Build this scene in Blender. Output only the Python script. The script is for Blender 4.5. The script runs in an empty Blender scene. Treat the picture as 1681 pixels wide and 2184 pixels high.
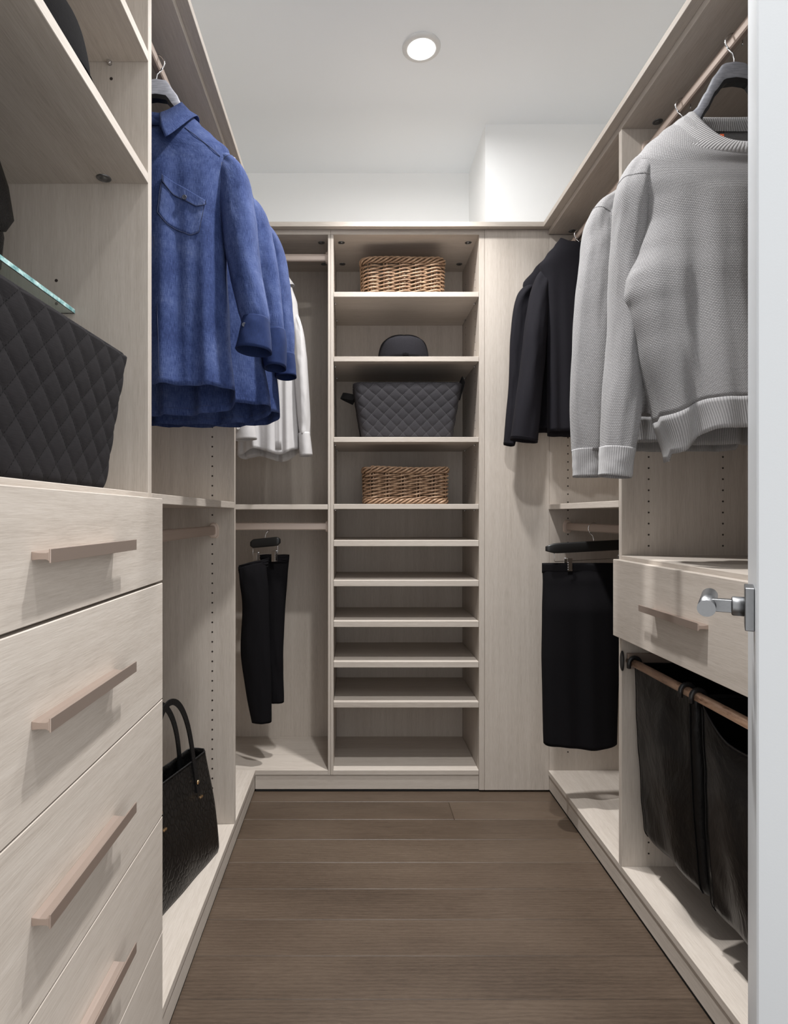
import bpy, bmesh, math, random
from mathutils import Vector, noise
PI = math.pi
random.seed(7)
C = bpy.context.scene.collection
SC = bpy.context.scene

# ------------------------------------------------------------------ camera
F, VX, VY, CAMZ = 1280.0, 757.0, 1099.0, 1.100      # focal length in px of a 1681 x 2184 frame, vanishing point, eye height
cd = bpy.data.cameras.new('camera'); cam = bpy.data.objects.new('camera', cd); C.objects.link(cam)
cam.location = (0, 0, CAMZ); cam.rotation_euler = (PI/2, 0, 0)
cd.sensor_fit = 'HORIZONTAL'; cd.sensor_width = 36; cd.lens = 36*F/1681
cd.shift_x = (840.5-VX)/1681; cd.shift_y = (VY-1092)/1681
cd.clip_start = .02
SC.camera = cam
# ------------------------------------------------------------------ world, exposure
w = bpy.data.worlds.new('world'); SC.world = w; w.use_nodes = True
w.node_tree.nodes['Background'].inputs[0].default_value = (1.0, .995, .99, 1)
w.node_tree.nodes['Background'].inputs[1].default_value = 1.32
SC.view_settings.view_transform = 'Standard'; SC.view_settings.look = 'None'
SC.view_settings.gamma = 1; SC.view_settings.use_curve_mapping = False
SC.view_settings.exposure = 0.07
BEAM_W, SPREAD, GLOW = 11.5, .54, 395.0       # each downlight: a downward beam plus the glow of its lens
SC.cycles.max_bounces = 20; SC.cycles.diffuse_bounces = 10; SC.cycles.transmission_bounces = 10

def P(px, py, y):                      # a point at distance y in front of the eye
    return Vector(((px-VX)*y/F, y, CAMZ-(py-VY)*y/F))

# ------------------------------------------------------------------ materials
class NT:
    def __init__(s, name):
        s.m = bpy.data.materials.new(name); s.m.use_nodes = True
        s.t = s.m.node_tree; s.b = s.t.nodes['Principled BSDF']
    def n(s, typ, **kw):
        nd = s.t.nodes.new(typ)
        for k, v in kw.items():
            if k.startswith('i_'):
                nd.inputs[int(k[2:]) if k[2:].isdigit() else k[2:].replace('_', ' ')].default_value = v
            else: setattr(nd, k, v)
        return nd
    def l(s, a, b): s.t.links.new(a, b)
    def val(s, x, sock):
        if isinstance(x, (int, float)): sock.default_value = x
        else: s.l(x, sock)
    def math(s, op, a, b=None, c=None):
        nd = s.n('ShaderNodeMath', operation=op)
        s.val(a, nd.inputs[0])
        if b is not None: s.val(b, nd.inputs[1])
        if c is not None: s.val(c, nd.inputs[2])
        return nd.outputs[0]
    def mix(s, f, a, b, mode='MIX'):
        nd = s.n('ShaderNodeMix', data_type='RGBA', blend_type=mode)
        s.val(f, nd.inputs[0])
        for x, k in ((a, 6), (b, 7)):
            if isinstance(x, tuple): nd.inputs[k].default_value = (*x, 1)
            else: s.l(x, nd.inputs[k])
        return nd.outputs[2]
    def ramp(s, f, stops):
        nd = s.n('ShaderNodeValToRGB'); e = nd.color_ramp.elements
        while len(e) < len(stops): e.new(.5)
        for k, (p, c) in enumerate(stops):
            e[k].position = p; e[k].color = (*c, 1) if isinstance(c, tuple) else (c, c, c, 1)
        s.l(f, nd.inputs[0]); return nd.outputs[0]
    def noise(s, vec, scale, detail=4, rough=.55, dist=0):
        nd = s.n('ShaderNodeTexNoise', i_Scale=scale, i_Detail=detail, i_Roughness=rough, i_Distortion=dist)
        if vec is not None: s.l(vec, nd.inputs['Vector'])
        return nd.outputs[0]
    def mapping(s, vec, scale=(1, 1, 1), rot=(0, 0, 0)):
        nd = s.n('ShaderNodeMapping'); nd.inputs['Scale'].default_value = scale; nd.inputs['Rotation'].default_value = rot
        s.l(vec, nd.inputs['Vector']); return nd.outputs[0]
    def bump(s, h, strength, dist):
        nd = s.n('ShaderNodeBump', i_Strength=strength, i_Distance=dist); s.l(h, nd.inputs['Height'])
        s.l(nd.outputs[0], s.b.inputs['Normal'])
    def coord(s, which): return s.n('ShaderNodeTexCoord').outputs[which]
    def set(s, **kw):
        for k, v in kw.items():
            k = k.replace('_', ' ')
            if k in s.b.inputs:
                s.b.inputs[k].default_value = (*v, 1) if isinstance(v, tuple) and len(v) == 3 else v
        return s

def plain(name, col, rough=.5, metal=0., **kw):
    t = NT(name); t.set(Base_Color=col, Roughness=rough, Metallic=metal, **kw); return t.m

def wood(name, axis, tint=(1, 1, 1)):
    t = NT(name)
    co = t.coord('Object'); inf = t.n('ShaderNodeObjectInfo')
    off = t.n('ShaderNodeVectorMath', operation='MULTIPLY_ADD')
    cmb = t.n('ShaderNodeCombineXYZ')
    for k in range(3): t.l(inf.outputs['Random'], cmb.inputs[k])
    t.l(cmb.outputs[0], off.inputs[0]); off.inputs[1].default_value = (17, 31, 23); t.l(co, off.inputs[2])
    v = off.outputs[0]
    def sc(a, c): return tuple(a if k == axis else c for k in range(3))
    broad = t.noise(t.mapping(v, sc(.55, 8)), 1, 3, .5, .6)
    mid = t.noise(t.mapping(v, sc(2.2, 70)), 1, 5, .65)
    fine = t.noise(t.mapping(v, sc(26, 520)), 1, 3, .65)
    f = t.math('ADD', t.math('MULTIPLY', broad, .30), t.math('ADD', t.math('MULTIPLY', mid, .30), t.math('MULTIPLY', fine, .40)))
    def T(c): return tuple(a*b for a, b in zip(c, tint))
    col = t.ramp(f, [(.32, T((.365, .317, .272))), (.45, T((.462, .410, .360))), (.55, T((.515, .463, .411))), (.70, T((.585, .533, .482)))])
    t.l(col, t.b.inputs['Base Color'])
    t.set(Roughness=.52)
    t.b.inputs['Specular IOR Level'].default_value = .35
    t.bump(fine, .25, .0006)
    return t.m
WX, WY, WZ = wood('laminate_x', 0), wood('laminate_y', 1), wood('laminate_z', 2)

def floor_wood():
    t = NT('brown_oak'); co = t.coord('Object'); inf = t.n('ShaderNodeObjectInfo')
    off = t.n('ShaderNodeVectorMath', operation='MULTIPLY_ADD'); cmb = t.n('ShaderNodeCombineXYZ')
    for k in range(3): t.l(inf.outputs['Random'], cmb.inputs[k])
    t.l(cmb.outputs[0], off.inputs[0]); off.inputs[1].default_value = (37, 11, 5); t.l(co, off.inputs[2]); v = off.outputs[0]
    wv = t.n('ShaderNodeTexWave', wave_type='RINGS', rings_direction='X', i_Scale=9., i_Distortion=7., i_Detail=3.)
    wv.inputs['Detail Scale'].default_value = 1.2
    t.l(t.mapping(v, (.5, 3.2, 1)), wv.inputs['Vector'])
    mid = t.noise(t.mapping(v, (3.5, 34, 3)), 1, 6, .7, .8)
    fine = t.noise(t.mapping(v, (40, 380, 3)), 1, 3, .65)
    cloud = t.noise(t.mapping(v, (2.2, 5, 1)), 1, 3, .5)
    f = t.math('ADD', t.math('MULTIPLY', wv.outputs['Fac'], .08), t.math('ADD', t.math('MULTIPLY', mid, .22), t.math('MULTIPLY', fine, .32)))
    f = t.math('ADD', f, t.math('MULTIPLY', cloud, .38))
    f = t.math('ADD', f, t.math('MULTIPLY', t.math('SUBTRACT', inf.outputs['Random'], .5), .12))
    col = t.ramp(f, [(.30, (.046, .031, .021)), (.47, (.076, .053, .037)), (.60, (.096, .069, .049)), (.78, (.142, .106, .079))])
    t.l(col, t.b.inputs['Base Color']); t.set(Roughness=.42); t.b.inputs['Specular IOR Level'].default_value = .4
    t.bump(fine, .3, .0008); return t.m

def paint(name, col, rough=.6):
    t = NT(name); t.set(Base_Color=col, Roughness=rough)
    t.bump(t.noise(t.coord('Object'), 420, 2), .08, .0008); return t.m
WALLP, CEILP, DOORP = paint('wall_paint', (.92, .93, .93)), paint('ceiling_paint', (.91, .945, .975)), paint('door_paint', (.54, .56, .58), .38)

def denim():
    t = NT('denim'); uv = t.coord('UV')
    a = t.noise(t.mapping(uv, (900, 55, 1)), 1, 3, .7); b = t.noise(t.mapping(uv, (60, 900, 1)), 1, 3, .7)
    c = t.noise(t.mapping(uv, (14, 9, 1)), 1, 4, .6)
    f = t.math('ADD', t.math('MULTIPLY', a, .42), t.math('ADD', t.math('MULTIPLY', b, .22), t.math('MULTIPLY', c, .36)))
    col = t.ramp(f, [(.34, (.008, .013, .050)), (.46, (.023, .040, .122)), (.56, (.053, .078, .190)), (.70, (.155, .19, .31))])
    t.l(col, t.b.inputs['Base Color']); t.set(Roughness=.88); t.b.inputs['Specular IOR Level'].default_value = .2
    wr = t.noise(t.mapping(uv, (38, 26, 1)), 1, 3, .6)
    h = t.math('ADD', t.math('MULTIPLY', f, .25), wr)
    t.bump(h, .3, .006); return t.m

def knit(name, dark, light, rib=False):
    t = NT(name); uv = t.coord('UV'); sp = t.n('ShaderNodeSeparateXYZ'); t.l(uv, sp.inputs[0]); u, v = sp.outputs[0], sp.outputs[1]
    if rib:
        h = t.math('ABSOLUTE', t.math('SINE', t.math('MULTIPLY', u, PI/.0046)))
    else:
        row = t.math('FLOOR', t.math('DIVIDE', v, .0036))
        a = t.math('ABSOLUTE', t.math('SINE', t.math('MULTIPLY', v, PI/.0036)))
        b = t.math('SINE', t.math('ADD', t.math('MULTIPLY', u, 2*PI/.0046), t.math('MULTIPLY', row, PI)))
        h = t.math('MULTIPLY', a, t.math('MULTIPLY_ADD', b, .3, .7))
    nz = t.noise(t.mapping(uv, (500, 160, 1)), 1, 3, .7)
    f = t.math('ADD', t.math('MULTIPLY', h, .55), t.math('MULTIPLY', nz, .5))
    t.l(t.ramp(f, [(.15, dark), (.85, light)]), t.b.inputs['Base Color'])
    t.set(Roughness=.92); t.b.inputs['Specular IOR Level'].default_value = .15
    t.b.inputs['Sheen Weight'].default_value = .2
    t.bump(h, .6, .0016); return t.m

def cloth(name, col, rough=.85, bump=.2, dist=.003, sheen=.1, spec=.25, var=.25):
    t = NT(name); uv = t.coord('UV')
    a = t.noise(t.mapping(uv, (700, 90, 1)), 1, 3, .7); c = t.noise(t.mapping(uv, (22, 16, 1)), 1, 4, .6)
    t.l(t.mix(a, tuple(x*(1-var) for x in col), tuple(min(1, x*(1+var)) for x in col)), t.b.inputs['Base Color'])
    t.set(Roughness=rough); t.b.inputs['Specular IOR Level'].default_value = spec; t.b.inputs['Sheen Weight'].default_value = sheen
    t.bump(t.math('ADD', c, t.math('MULTIPLY', a, .12)), bump, dist); return t.m

def felt(name, col):
    t = NT(name); co = t.coord('Object'); a = t.noise(co, 260, 4, .75)
    t.l(t.mix(a, tuple(x*.5 for x in col), tuple(x*1.7 for x in col)), t.b.inputs['Base Color'])
    t.set(Roughness=.95); t.b.inputs['Specular IOR Level'].default_value = .1; t.bump(a, .35, .002); return t.m

def quilt(name, col, thread):
    t = NT(name); uv = t.coord('UV'); sp = t.n('ShaderNodeSeparateXYZ'); t.l(uv, sp.inputs[0]); u, v = sp.outputs[0], sp.outputs[1]
    def line(a):
        fr = t.math('FRACT', t.math('DIVIDE', a, QS)); return t.math('ABSOLUTE', t.math('SUBTRACT', fr, .5))
    d = t.math('MAXIMUM', line(t.math('ADD', u, v)), line(t.math('SUBTRACT', u, v)))   # .5 on a seam
    on = t.math('GREATER_THAN', d, .5-.0011/QS)
    dash = t.math('GREATER_THAN', t.math('SINE', t.math('MULTIPLY', u, 2*PI/.0045)), -.45)
    a = t.noise(t.mapping(uv, (60, 800, 1)), 1, 3, .7)
    base = t.mix(a, tuple(x*.62 for x in col), tuple(x*1.5 for x in col))
    t.l(t.mix(t.math('MULTIPLY', on, dash), base, thread), t.b.inputs['Base Color'])
    t.set(Roughness=.9); t.b.inputs['Specular IOR Level'].default_value = .12
    t.bump(a, .25, .0008); return t.m
QS = .050

def leather(name, col, rough=.34, scale=70):
    t = NT(name); uv = t.coord('UV')
    vo = t.n('ShaderNodeTexVoronoi', feature='DISTANCE_TO_EDGE', i_Scale=scale); t.l(t.mapping(uv, (1, .75, 1)), vo.inputs['Vector'])
    e = t.math('MINIMUM', t.math('MULTIPLY', vo.outputs[0], 5.5), 1.)
    t.l(t.mix(e, tuple(x*.35 for x in col), col), t.b.inputs['Base Color']); t.set(Roughness=rough); t.b.inputs['Specular IOR Level'].default_value = .32
    t.bump(t.math('ADD', e, t.math('MULTIPLY', t.noise(uv, 22, 3), .6)), .35, .0022); return t.m

def satin_bag():
    t = NT('coated_nylon'); uv = t.coord('UV')
    c = t.noise(t.mapping(uv, (7, 4, 1)), 1, 5, .6, .5); a = t.noise(t.mapping(uv, (800, 800, 1)), 1, 1)
    t.set(Base_Color=(.0055, .0052, .0054), Roughness=.33); t.b.inputs['Specular IOR Level'].default_value = .22
    t.bump(t.math('ADD', c, t.math('MULTIPLY', a, .01)), .5, .02); return t.m

def wicker_mat():
    t = NT('wicker_cane'); co = t.coord('Object'); a = t.noise(co, 38, 4, .7); b = t.noise(co, 300, 2)
    f = t.math('ADD', t.math('MULTIPLY', a, .7), t.math('MULTIPLY', b, .3))
    t.l(t.ramp(f, [(.30, (.11, .060, .033)), (.50, (.31, .19, .115)), (.70, (.52, .37, .245))]), t.b.inputs['Base Color'])
    t.set(Roughness=.5); return t.m

def brushed(name, col, rough, metal=1., axis=1, amt=.12):
    t = NT(name); co = t.coord('Object')
    a = t.noise(t.mapping(co, tuple(8 if k == axis else 500 for k in range(3))), 1, 2)
    t.set(Base_Color=col, Metallic=metal)
    t.l(t.math('MULTIPLY_ADD', a, amt*2, rough-amt), t.b.inputs['Roughness']); return t.m

def copper():
    t = NT('mottled_copper'); co = t.coord('Object'); a = t.noise(t.mapping(co, (60, 14, 60)), 1, 4, .7)
    t.l(t.ramp(a, [(.33, (.22, .125, .08)), (.46, (.56, .36, .25)), (.75, (.74, .53, .39))]), t.b.inputs['Base Color'])  # noise mottles the copper from dark brown to bright
    t.set(Metallic=.5, Roughness=.34); return t.m

M = dict(
    floor=floor_wood(), denim=denim(), denim_shaded=cloth('denim_cuff_shaded', (.013, .024, .078), .9, .25, .004, .0, .15, .5),
    knit=knit('grey_knit', (.112, .109, .111), (.335, .327, .33)), rib=knit('grey_rib', (.19, .186, .19), (.335, .328, .33), True),
    jersey=cloth('black_jersey', (.0105, .0098, .0130), .85, .25, .004, .0, .12, .3),
    satin=cloth('pale_satin', (.50, .485, .485), .42, .25, .006, .0, .45, .05),
    crepe=cloth('black_crepe', (.0065, .0060, .0070), .9, .2, .003, .0, .08, .3),
    felt=felt('charcoal_felt', (.0135, .0128, .0152)), felt_b=felt('black_felt', (.0055, .005, .0055)),
    quilt_l=quilt('quilt_dark', (.0165, .0150, .0162), (.005, .005, .005)), quilt_c=quilt('quilt_grey', (.036, .0342, .0378), (.090, .087, .092)),
    binding=cloth('dark_binding', (.022, .021, .023), .85, .1, .001), strap=cloth('black_webbing', (.010, .010, .011), .7, .1, .001),
    croc=leather('croc_leather', (.0065, .0060, .0058), .36), smooth_leather=leather('smooth_leather', (.0055, .0056, .0064), .42, 300),
    nylon=satin_bag(), wicker=wicker_mat(), gold=plain('pale_gold', (.75, .52, .30), .28, 1.), chrome=plain('chrome', (.75, .75, .76), .18, 1.),
    nickel=brushed('satin_nickel', (.21, .214, .22), .38), champagne=brushed('champagne_metal', (.34, .265, .222), .5, .25, 1, .05), pull=brushed('champagne_pull', (.50, .41, .36), .36, .8, 1, .05),
    champagne_x=brushed('champagne_metal_x', (.66, .55, .48), .42, .3, 0, .06),
    copper=copper(), black_plastic=plain('black_plastic', (.012, .012, .013), .35), black_wood=plain('black_lacquer', (.010, .010, .010), .4),
    hole=plain('peg_hole', (.028, .020, .016), .9), grey_wood=None, gap_black=plain('dark_gap', (.01, .01, .01), .9),
    lamp_ring=plain('lamp_ring', (.72, .72, .71), .45), orange=plain('orange_tag', (.85, .16, .06), .7), white_tag=plain('white_tag', (.85, .85, .85), .6),
    button=plain('dark_button', (.055, .060, .085), .3), pearl=plain('pearl_button', (.75, .72, .70), .25), thread=plain('stitch_thread', (.03, .04, .09), .8),
)
def hanger_wood(f=1.):
    t = NT('grey_hanger_wood'); co = t.coord('Object'); a = t.noise(t.mapping(co, (40, 40, 260)), 1, 4, .65)
    t.l(t.ramp(a, [(.3, tuple(f*c for c in (.16, .163, .185))), (.7, tuple(f*c for c in (.27, .274, .30)))]), t.b.inputs['Base Color']); t.set(Roughness=.5); return t.m
M['grey_wood'] = hanger_wood(); M['pale_wood'] = hanger_wood(2.1)
def glass_mat():
    t = NT('green_edge_glass'); t.set(Base_Color=(.80, .95, .92), Roughness=.02, IOR=1.5); t.b.inputs['Transmission Weight'].default_value = 1; return t.m
M['glass'] = glass_mat()
def edge_mat():
    t = NT('polished_glass_edge'); a = t.noise(t.mapping(t.coord('Object'), (1, 38, 60)), 1, 3, .6)
    t.l(t.ramp(a, [(.38, (.10, .26, .27)), (.52, (.30, .52, .52)), (.66, (.62, .82, .80))]), t.b.inputs['Base Color']); t.set(Roughness=.12); return t.m
M['glass_edge'] = edge_mat()
def lens_mat(f=1.):
    t = NT('lamp_lens'); t.set(Base_Color=(1, 1, 1)); t.b.inputs['Emission Color'].default_value = (1, .99, .975, 1); t.b.inputs['Emission Strength'].default_value = GLOW*f; return t.m

# ------------------------------------------------------------------ mesh builder
class MB:
    def __init__(s): s.v = []; s.f = []; s.uv = []; s.smooth = []
    def box(s, x0, x1, y0, y1, z0, z1):
        b = len(s.v)
        for z in (z0, z1):
            for x, y in ((x0, y0), (x1, y0), (x1, y1), (x0, y1)): s.v.append(Vector((x, y, z)))
        for q in ((3, 2, 1, 0), (4, 5, 6, 7), (0, 1, 5, 4), (1, 2, 6, 5), (2, 3, 7, 6), (3, 0, 4, 7)):
            s.f.append([b+i for i in q]); s.uv.append(None); s.smooth.append(False)
        return s
    def obox(s, o, ax, ay, az, dx, dy, dz):        # oriented box: corner ranges along three unit axes
        b = len(s.v)
        for z in dz:
            for x, y in ((dx[0], dy[0]), (dx[1], dy[0]), (dx[1], dy[1]), (dx[0], dy[1])): s.v.append(o+ax*x+ay*y+az*z)
        for q in ((3, 2, 1, 0), (4, 5, 6, 7), (0, 1, 5, 4), (1, 2, 6, 5), (2, 3, 7, 6), (3, 0, 4, 7)):
            s.f.append([b+i for i in q]); s.uv.append(None); s.smooth.append(False)
        return s
    def loft(s, rings, closed=True, cap0=False, cap1=False, smooth=True, useam=0., uv=None):
        b = len(s.v); n = len(rings[0]); m = len(rings)
        for r in rings: s.v.extend(Vector(p) for p in r)
        mid = rings[m//2]; us = [0.]
        for i in range(n): us.append(us[-1]+(Vector(mid[(i+1) % n])-Vector(mid[i])).length)
        vs = [0.]
        for j in range(m-1):
            vs.append(vs[-1]+max((Vector(rings[j+1][i])-Vector(rings[j][i])).length for i in range(0, n, max(1, n//8))))
        if uv: us, vs = uv
        for j in range(m-1):
            for i in range(n if closed else n-1):
                k = (i+1) % n
                s.f.append([b+j*n+i, b+j*n+k, b+(j+1)*n+k, b+(j+1)*n+i])
                s.uv.append([(us[i]+useam, -vs[j]), (us[i+1]+useam, -vs[j]), (us[i+1]+useam, -vs[j+1]), (us[i]+useam, -vs[j+1])]); s.smooth.append(smooth)
        for flag, j in ((cap0, 0), (cap1, m-1)):
            if flag:
                c = sum((Vector(p) for p in rings[j]), Vector())/n; ci = len(s.v); s.v.append(c)
                for i in range(n):
                    k = (i+1) % n
                    s.f.append([ci, b+j*n+k, b+j*n+i] if j == 0 else [ci, b+j*n+i, b+j*n+k]); s.uv.append(None); s.smooth.append(smooth and False)
        return s
    def tube(s, pts, r, n=8, closed=False, caps=True, up=None):
        pts = [Vector(p) for p in pts]; m = len(pts); rings = []
        prev = None
        for i, p in enumerate(pts):
            a = pts[(i-1) % m] if (closed or i > 0) else p; c = pts[(i+1) % m] if (closed or i < m-1) else p
            t = (c-a).normalized()
            if prev is None:
                u = Vector((0, 0, 1)) if abs(t.z) < .9 else Vector((1, 0, 0))
                if up is not None: u = Vector(up)
            else: u = prev
            u = (u-t*u.dot(t)).normalized(); prev = u; q = t.cross(u)
            rr = r[i] if isinstance(r, (list, tuple)) else r
            ra, rb = (rr, rr) if not isinstance(rr, tuple) else rr
            rings.append([p+u*(ra*math.cos(2*PI*k/n))+q*(rb*math.sin(2*PI*k/n)) for k in range(n)])
        if closed: rings.append(rings[0])
        return s.loft(rings, True, caps and not closed, caps and not closed)
    def lathe(s, prof, c, n=32, cap0=True, cap1=True, sx=1., sy=1., axis=None, smooth=True):
        c = Vector(c)
        if axis is None: X, Y, Z = Vector((1, 0, 0)), Vector((0, 1, 0)), Vector((0, 0, 1))
        else:
            Z = Vector(axis).normalized(); X = Z.orthogonal().normalized(); Y = Z.cross(X)
        rings = [[c+X*(r*sx*math.cos(2*PI*k/n))+Y*(r*sy*math.sin(2*PI*k/n))+Z*z for k in range(n)] for r, z in prof]
        return s.loft(rings, True, cap0, cap1, smooth)
    def prism(s, poly, o, ax, ay, az, d0, d1):
        b = len(s.v); n = len(poly)
        for d in (d0, d1):
            for p, q in poly: s.v.append(o+ax*p+ay*q+az*d)
        s.f.append([b+i for i in range(n)][::-1]); s.f.append([b+n+i for i in range(n)])
        for i in range(n):
            k = (i+1) % n; s.f.append([b+i, b+k, b+n+k, b+n+i])
        s.uv += [None]*(n+2); s.smooth += [False]*(n+2)
        return s

ORG = {}
def build(name, mb, mat, parent=None, label=None, bevel=0., solid=0., kind=None, org=None, solid_off=-1, subs=0):
    o0 = ORG[parent] if parent is not None else (Vector(org) if org is not None else Vector())
    me = bpy.data.meshes.new(name); me.from_pydata([tuple(p-o0) for p in mb.v], [], mb.f)
    if any(u is not None for u in mb.uv):
        lay = me.uv_layers.new(name='uv')
        for poly, u in zip(me.polygons, mb.uv):
            if u is not None and len(u) == poly.loop_total:
                for li, t in zip(poly.loop_indices, u): lay.data[li].uv = t
    for poly, sm in zip(me.polygons, mb.smooth): poly.use_smooth = sm
    if bevel or any(u is None for u in mb.uv):
        bm = bmesh.new(); bm.from_mesh(me); bmesh.ops.recalc_face_normals(bm, faces=bm.faces)
        if bevel: bmesh.ops.bevel(bm, geom=[e for e in bm.edges if len(e.link_faces) == 2 and e.calc_face_angle(0) > .6], offset=bevel, segments=1, affect='EDGES', profile=.5)
        bm.to_mesh(me); bm.free()
    me.materials.append(mat); me.update()
    o = bpy.data.objects.new(name, me); C.objects.link(o)
    if parent is not None: o.parent = parent
    else: o.location = o0
    ORG[o] = o0
    if label: o['label'] = label
    if kind: o['kind'] = kind
    if solid:
        md = o.modifiers.new('thickness', 'SOLIDIFY'); md.thickness = solid; md.offset = solid_off
    return o
def tag(o, label, cat, group=None):
    o['label'] = label; o['category'] = cat
    if group: o['group'] = group
    return o
def thing(name, label, cat, loc, group=None, kind=None):
    o = bpy.data.objects.new(name, None); C.objects.link(o); o.location = loc; o.empty_display_size = .05; ORG[o] = Vector(loc)
    if kind: o['kind'] = kind
    if label: o['label'] = label
    if cat: o['category'] = cat
    if group: o['group'] = group
    return o
def struct(name, mb, mat, parent=None, **kw):
    return build(name, mb, mat, parent, kind='structure', **kw)
BV = .0009
def bx(name, mat, parent, x0, x1, y0, y1, z0, z1, bevel=BV, **kw):
    return build(name, MB().box(x0, x1, y0, y1, z0, z1), mat, parent, bevel=bevel, **kw)
def rect_path(n, hx, hy, r):                    # rounded rectangle, points and outward normals
    pts = []; per = []
    seg = [((hx-r, -hy+r), -PI/2), ((hx-r, hy-r), 0), ((-hx+r, hy-r), PI/2), ((-hx+r, -hy+r), PI)]
    Lx, Ly, A = 2*(hx-r), 2*(hy-r), r*PI/2
    tot = 2*Lx+2*Ly+4*A
    for i in range(n):
        s = tot*i/n
        if s < Lx: pts.append((Vector((-hx+r+s, -hy, 0)), Vector((0, -1, 0)))); continue
        s -= Lx
        if s < A: a = -PI/2+s/r; pts.append((Vector((hx-r+r*math.cos(a), -hy+r+r*math.sin(a), 0)), Vector((math.cos(a), math.sin(a), 0)))); continue
        s -= A
        if s < Ly: pts.append((Vector((hx, -hy+r+s, 0)), Vector((1, 0, 0)))); continue
        s -= Ly
        if s < A: a = s/r; pts.append((Vector((hx-r+r*math.cos(a), hy-r+r*math.sin(a), 0)), Vector((math.cos(a), math.sin(a), 0)))); continue
        s -= A
        if s < Lx: pts.append((Vector((hx-r-s, hy, 0)), Vector((0, 1, 0)))); continue
        s -= Lx
        if s < A: a = PI/2+s/r; pts.append((Vector((-hx+r+r*math.cos(a), hy-r+r*math.sin(a), 0)), Vector((math.cos(a), math.sin(a), 0)))); continue
        s -= A
        if s < Ly: pts.append((Vector((-hx, hy-r-s, 0)), Vector((-1, 0, 0)))); continue
        s -= Ly
        a = PI+s/r; pts.append((Vector((-hx+r+r*math.cos(a), -hy+r+r*math.sin(a), 0)), Vector((math.cos(a), math.sin(a), 0))))
    return pts, tot
def catmull(rows, n):
    out = []; m = len(rows)
    for i in range(n):
        t = (m-1)*i/(n-1); k = min(int(t), m-2); f = t-k
        p0, p1, p2, p3 = rows[max(k-1, 0)], rows[k], rows[k+1], rows[min(k+2, m-1)]
        out.append(tuple(.5*(2*b+(c-a)*f+(2*a-5*b+4*c-d)*f*f+(3*b-a-3*c+d)*f**3) for a, b, c, d in zip(p0, p1, p2, p3)))
    return out

# ------------------------------------------------------------------ the room
XL, XR, YB, ZC = -.395, .769, 2.384, 2.68       # cabinet fronts left and right, front of the back units, ceiling
WL, WR, WB = -.765, 1.14, 2.772                 # walls
T = .019
ZT = 2.234                                      # top of the cabinets, under the cover boards
ZBASE = .087                                    # top of the base shelf
ZMID = 1.143                                    # top of the middle shelves
fl = thing('floor', None, None, (0, 0, 0), kind='structure')
build('subfloor', MB().box(-.95, 1.4, -.38, 2.95, -.06, -.013), M['gap_black'], fl)
PW = .1343
rng = random.Random(3)
y = 2.170-PW*19
k = 0
while y < WB+.15:
    joints = [-.93, 1.38]
    j = rng.uniform(-.6, 1.2)
    if abs(y-2.170) < .02: j = .36
    elif abs(y-2.036) < .02 or 1.2 < y < 1.95: j = None
    if j is not None: joints.insert(1, j)
    for a, b in zip(joints, joints[1:]):
        dz = rng.uniform(-.0004, .0004)
        build('plank', MB().box(a+.0003, b-.0003, y+.0002, y+PW-.0002, -.013, dz), M['floor'], fl, bevel=.0017)
    y += PW; k += 1
struct('ceiling', MB().box(-.95, 1.4, -.35, WB+.1, ZC, ZC+.06), CEILP)
struct('wall_back', MB().box(-.95, 1.4, WB, WB+.08, 0, ZC), WALLP)
struct('wall_left', MB().box(WL-.08, WL, .40, WB, 0, ZC), WALLP)
struct('wall_right', MB().box(WR, WR+.08, .86, WB, 0, ZC), WALLP)
struct('wall_chase', MB().box(.527, WR, 2.424, WB, 0, ZC), WALLP)
struct('wall_front', MB().box(.775, WR, .86, 1.065, 0, ZC), WALLP)

# ------------------------------------------------------------------ downlights
def downlight(x, y, label, power):
    t = thing('downlight', label, 'ceiling light', (x, y, ZC))
    build('trim_ring', MB().lathe([(.0645, 0), (.064, -.005), (.060, -.0075), (.047, -.0085), (.0425, -.006), (.0415, -.001)], (x, y, ZC), 48, False, False), M['lamp_ring'], t)
    build('lens', MB().lathe([(.0415, -.0035), (.03, -.0035), (.0, -.0035)], (x, y, ZC), 40, False, False, smooth=False), lens_mat(power), t, label='white glowing lens')
    ld = bpy.data.lights.new('downlight_lamp', 'AREA'); ld.shape = 'DISK'; ld.size = .085; ld.energy = BEAM_W*power; ld.color = (1, .99, .98); ld.spread = PI*SPREAD
    lo = bpy.data.objects.new('lamp', ld); C.objects.link(lo); lo.parent = t; lo.location = (0, 0, -.012); ORG[lo] = ORG[t]
    return t
downlight(.2247, 2.025, 'round white recessed downlight glowing in the ceiling ahead', 1.)
downlight(.20, 1.19, 'round recessed downlight out of frame over the middle of the floor', 1.)
downlight(.20, .36, 'round recessed downlight out of frame over the entrance', .25)

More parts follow.
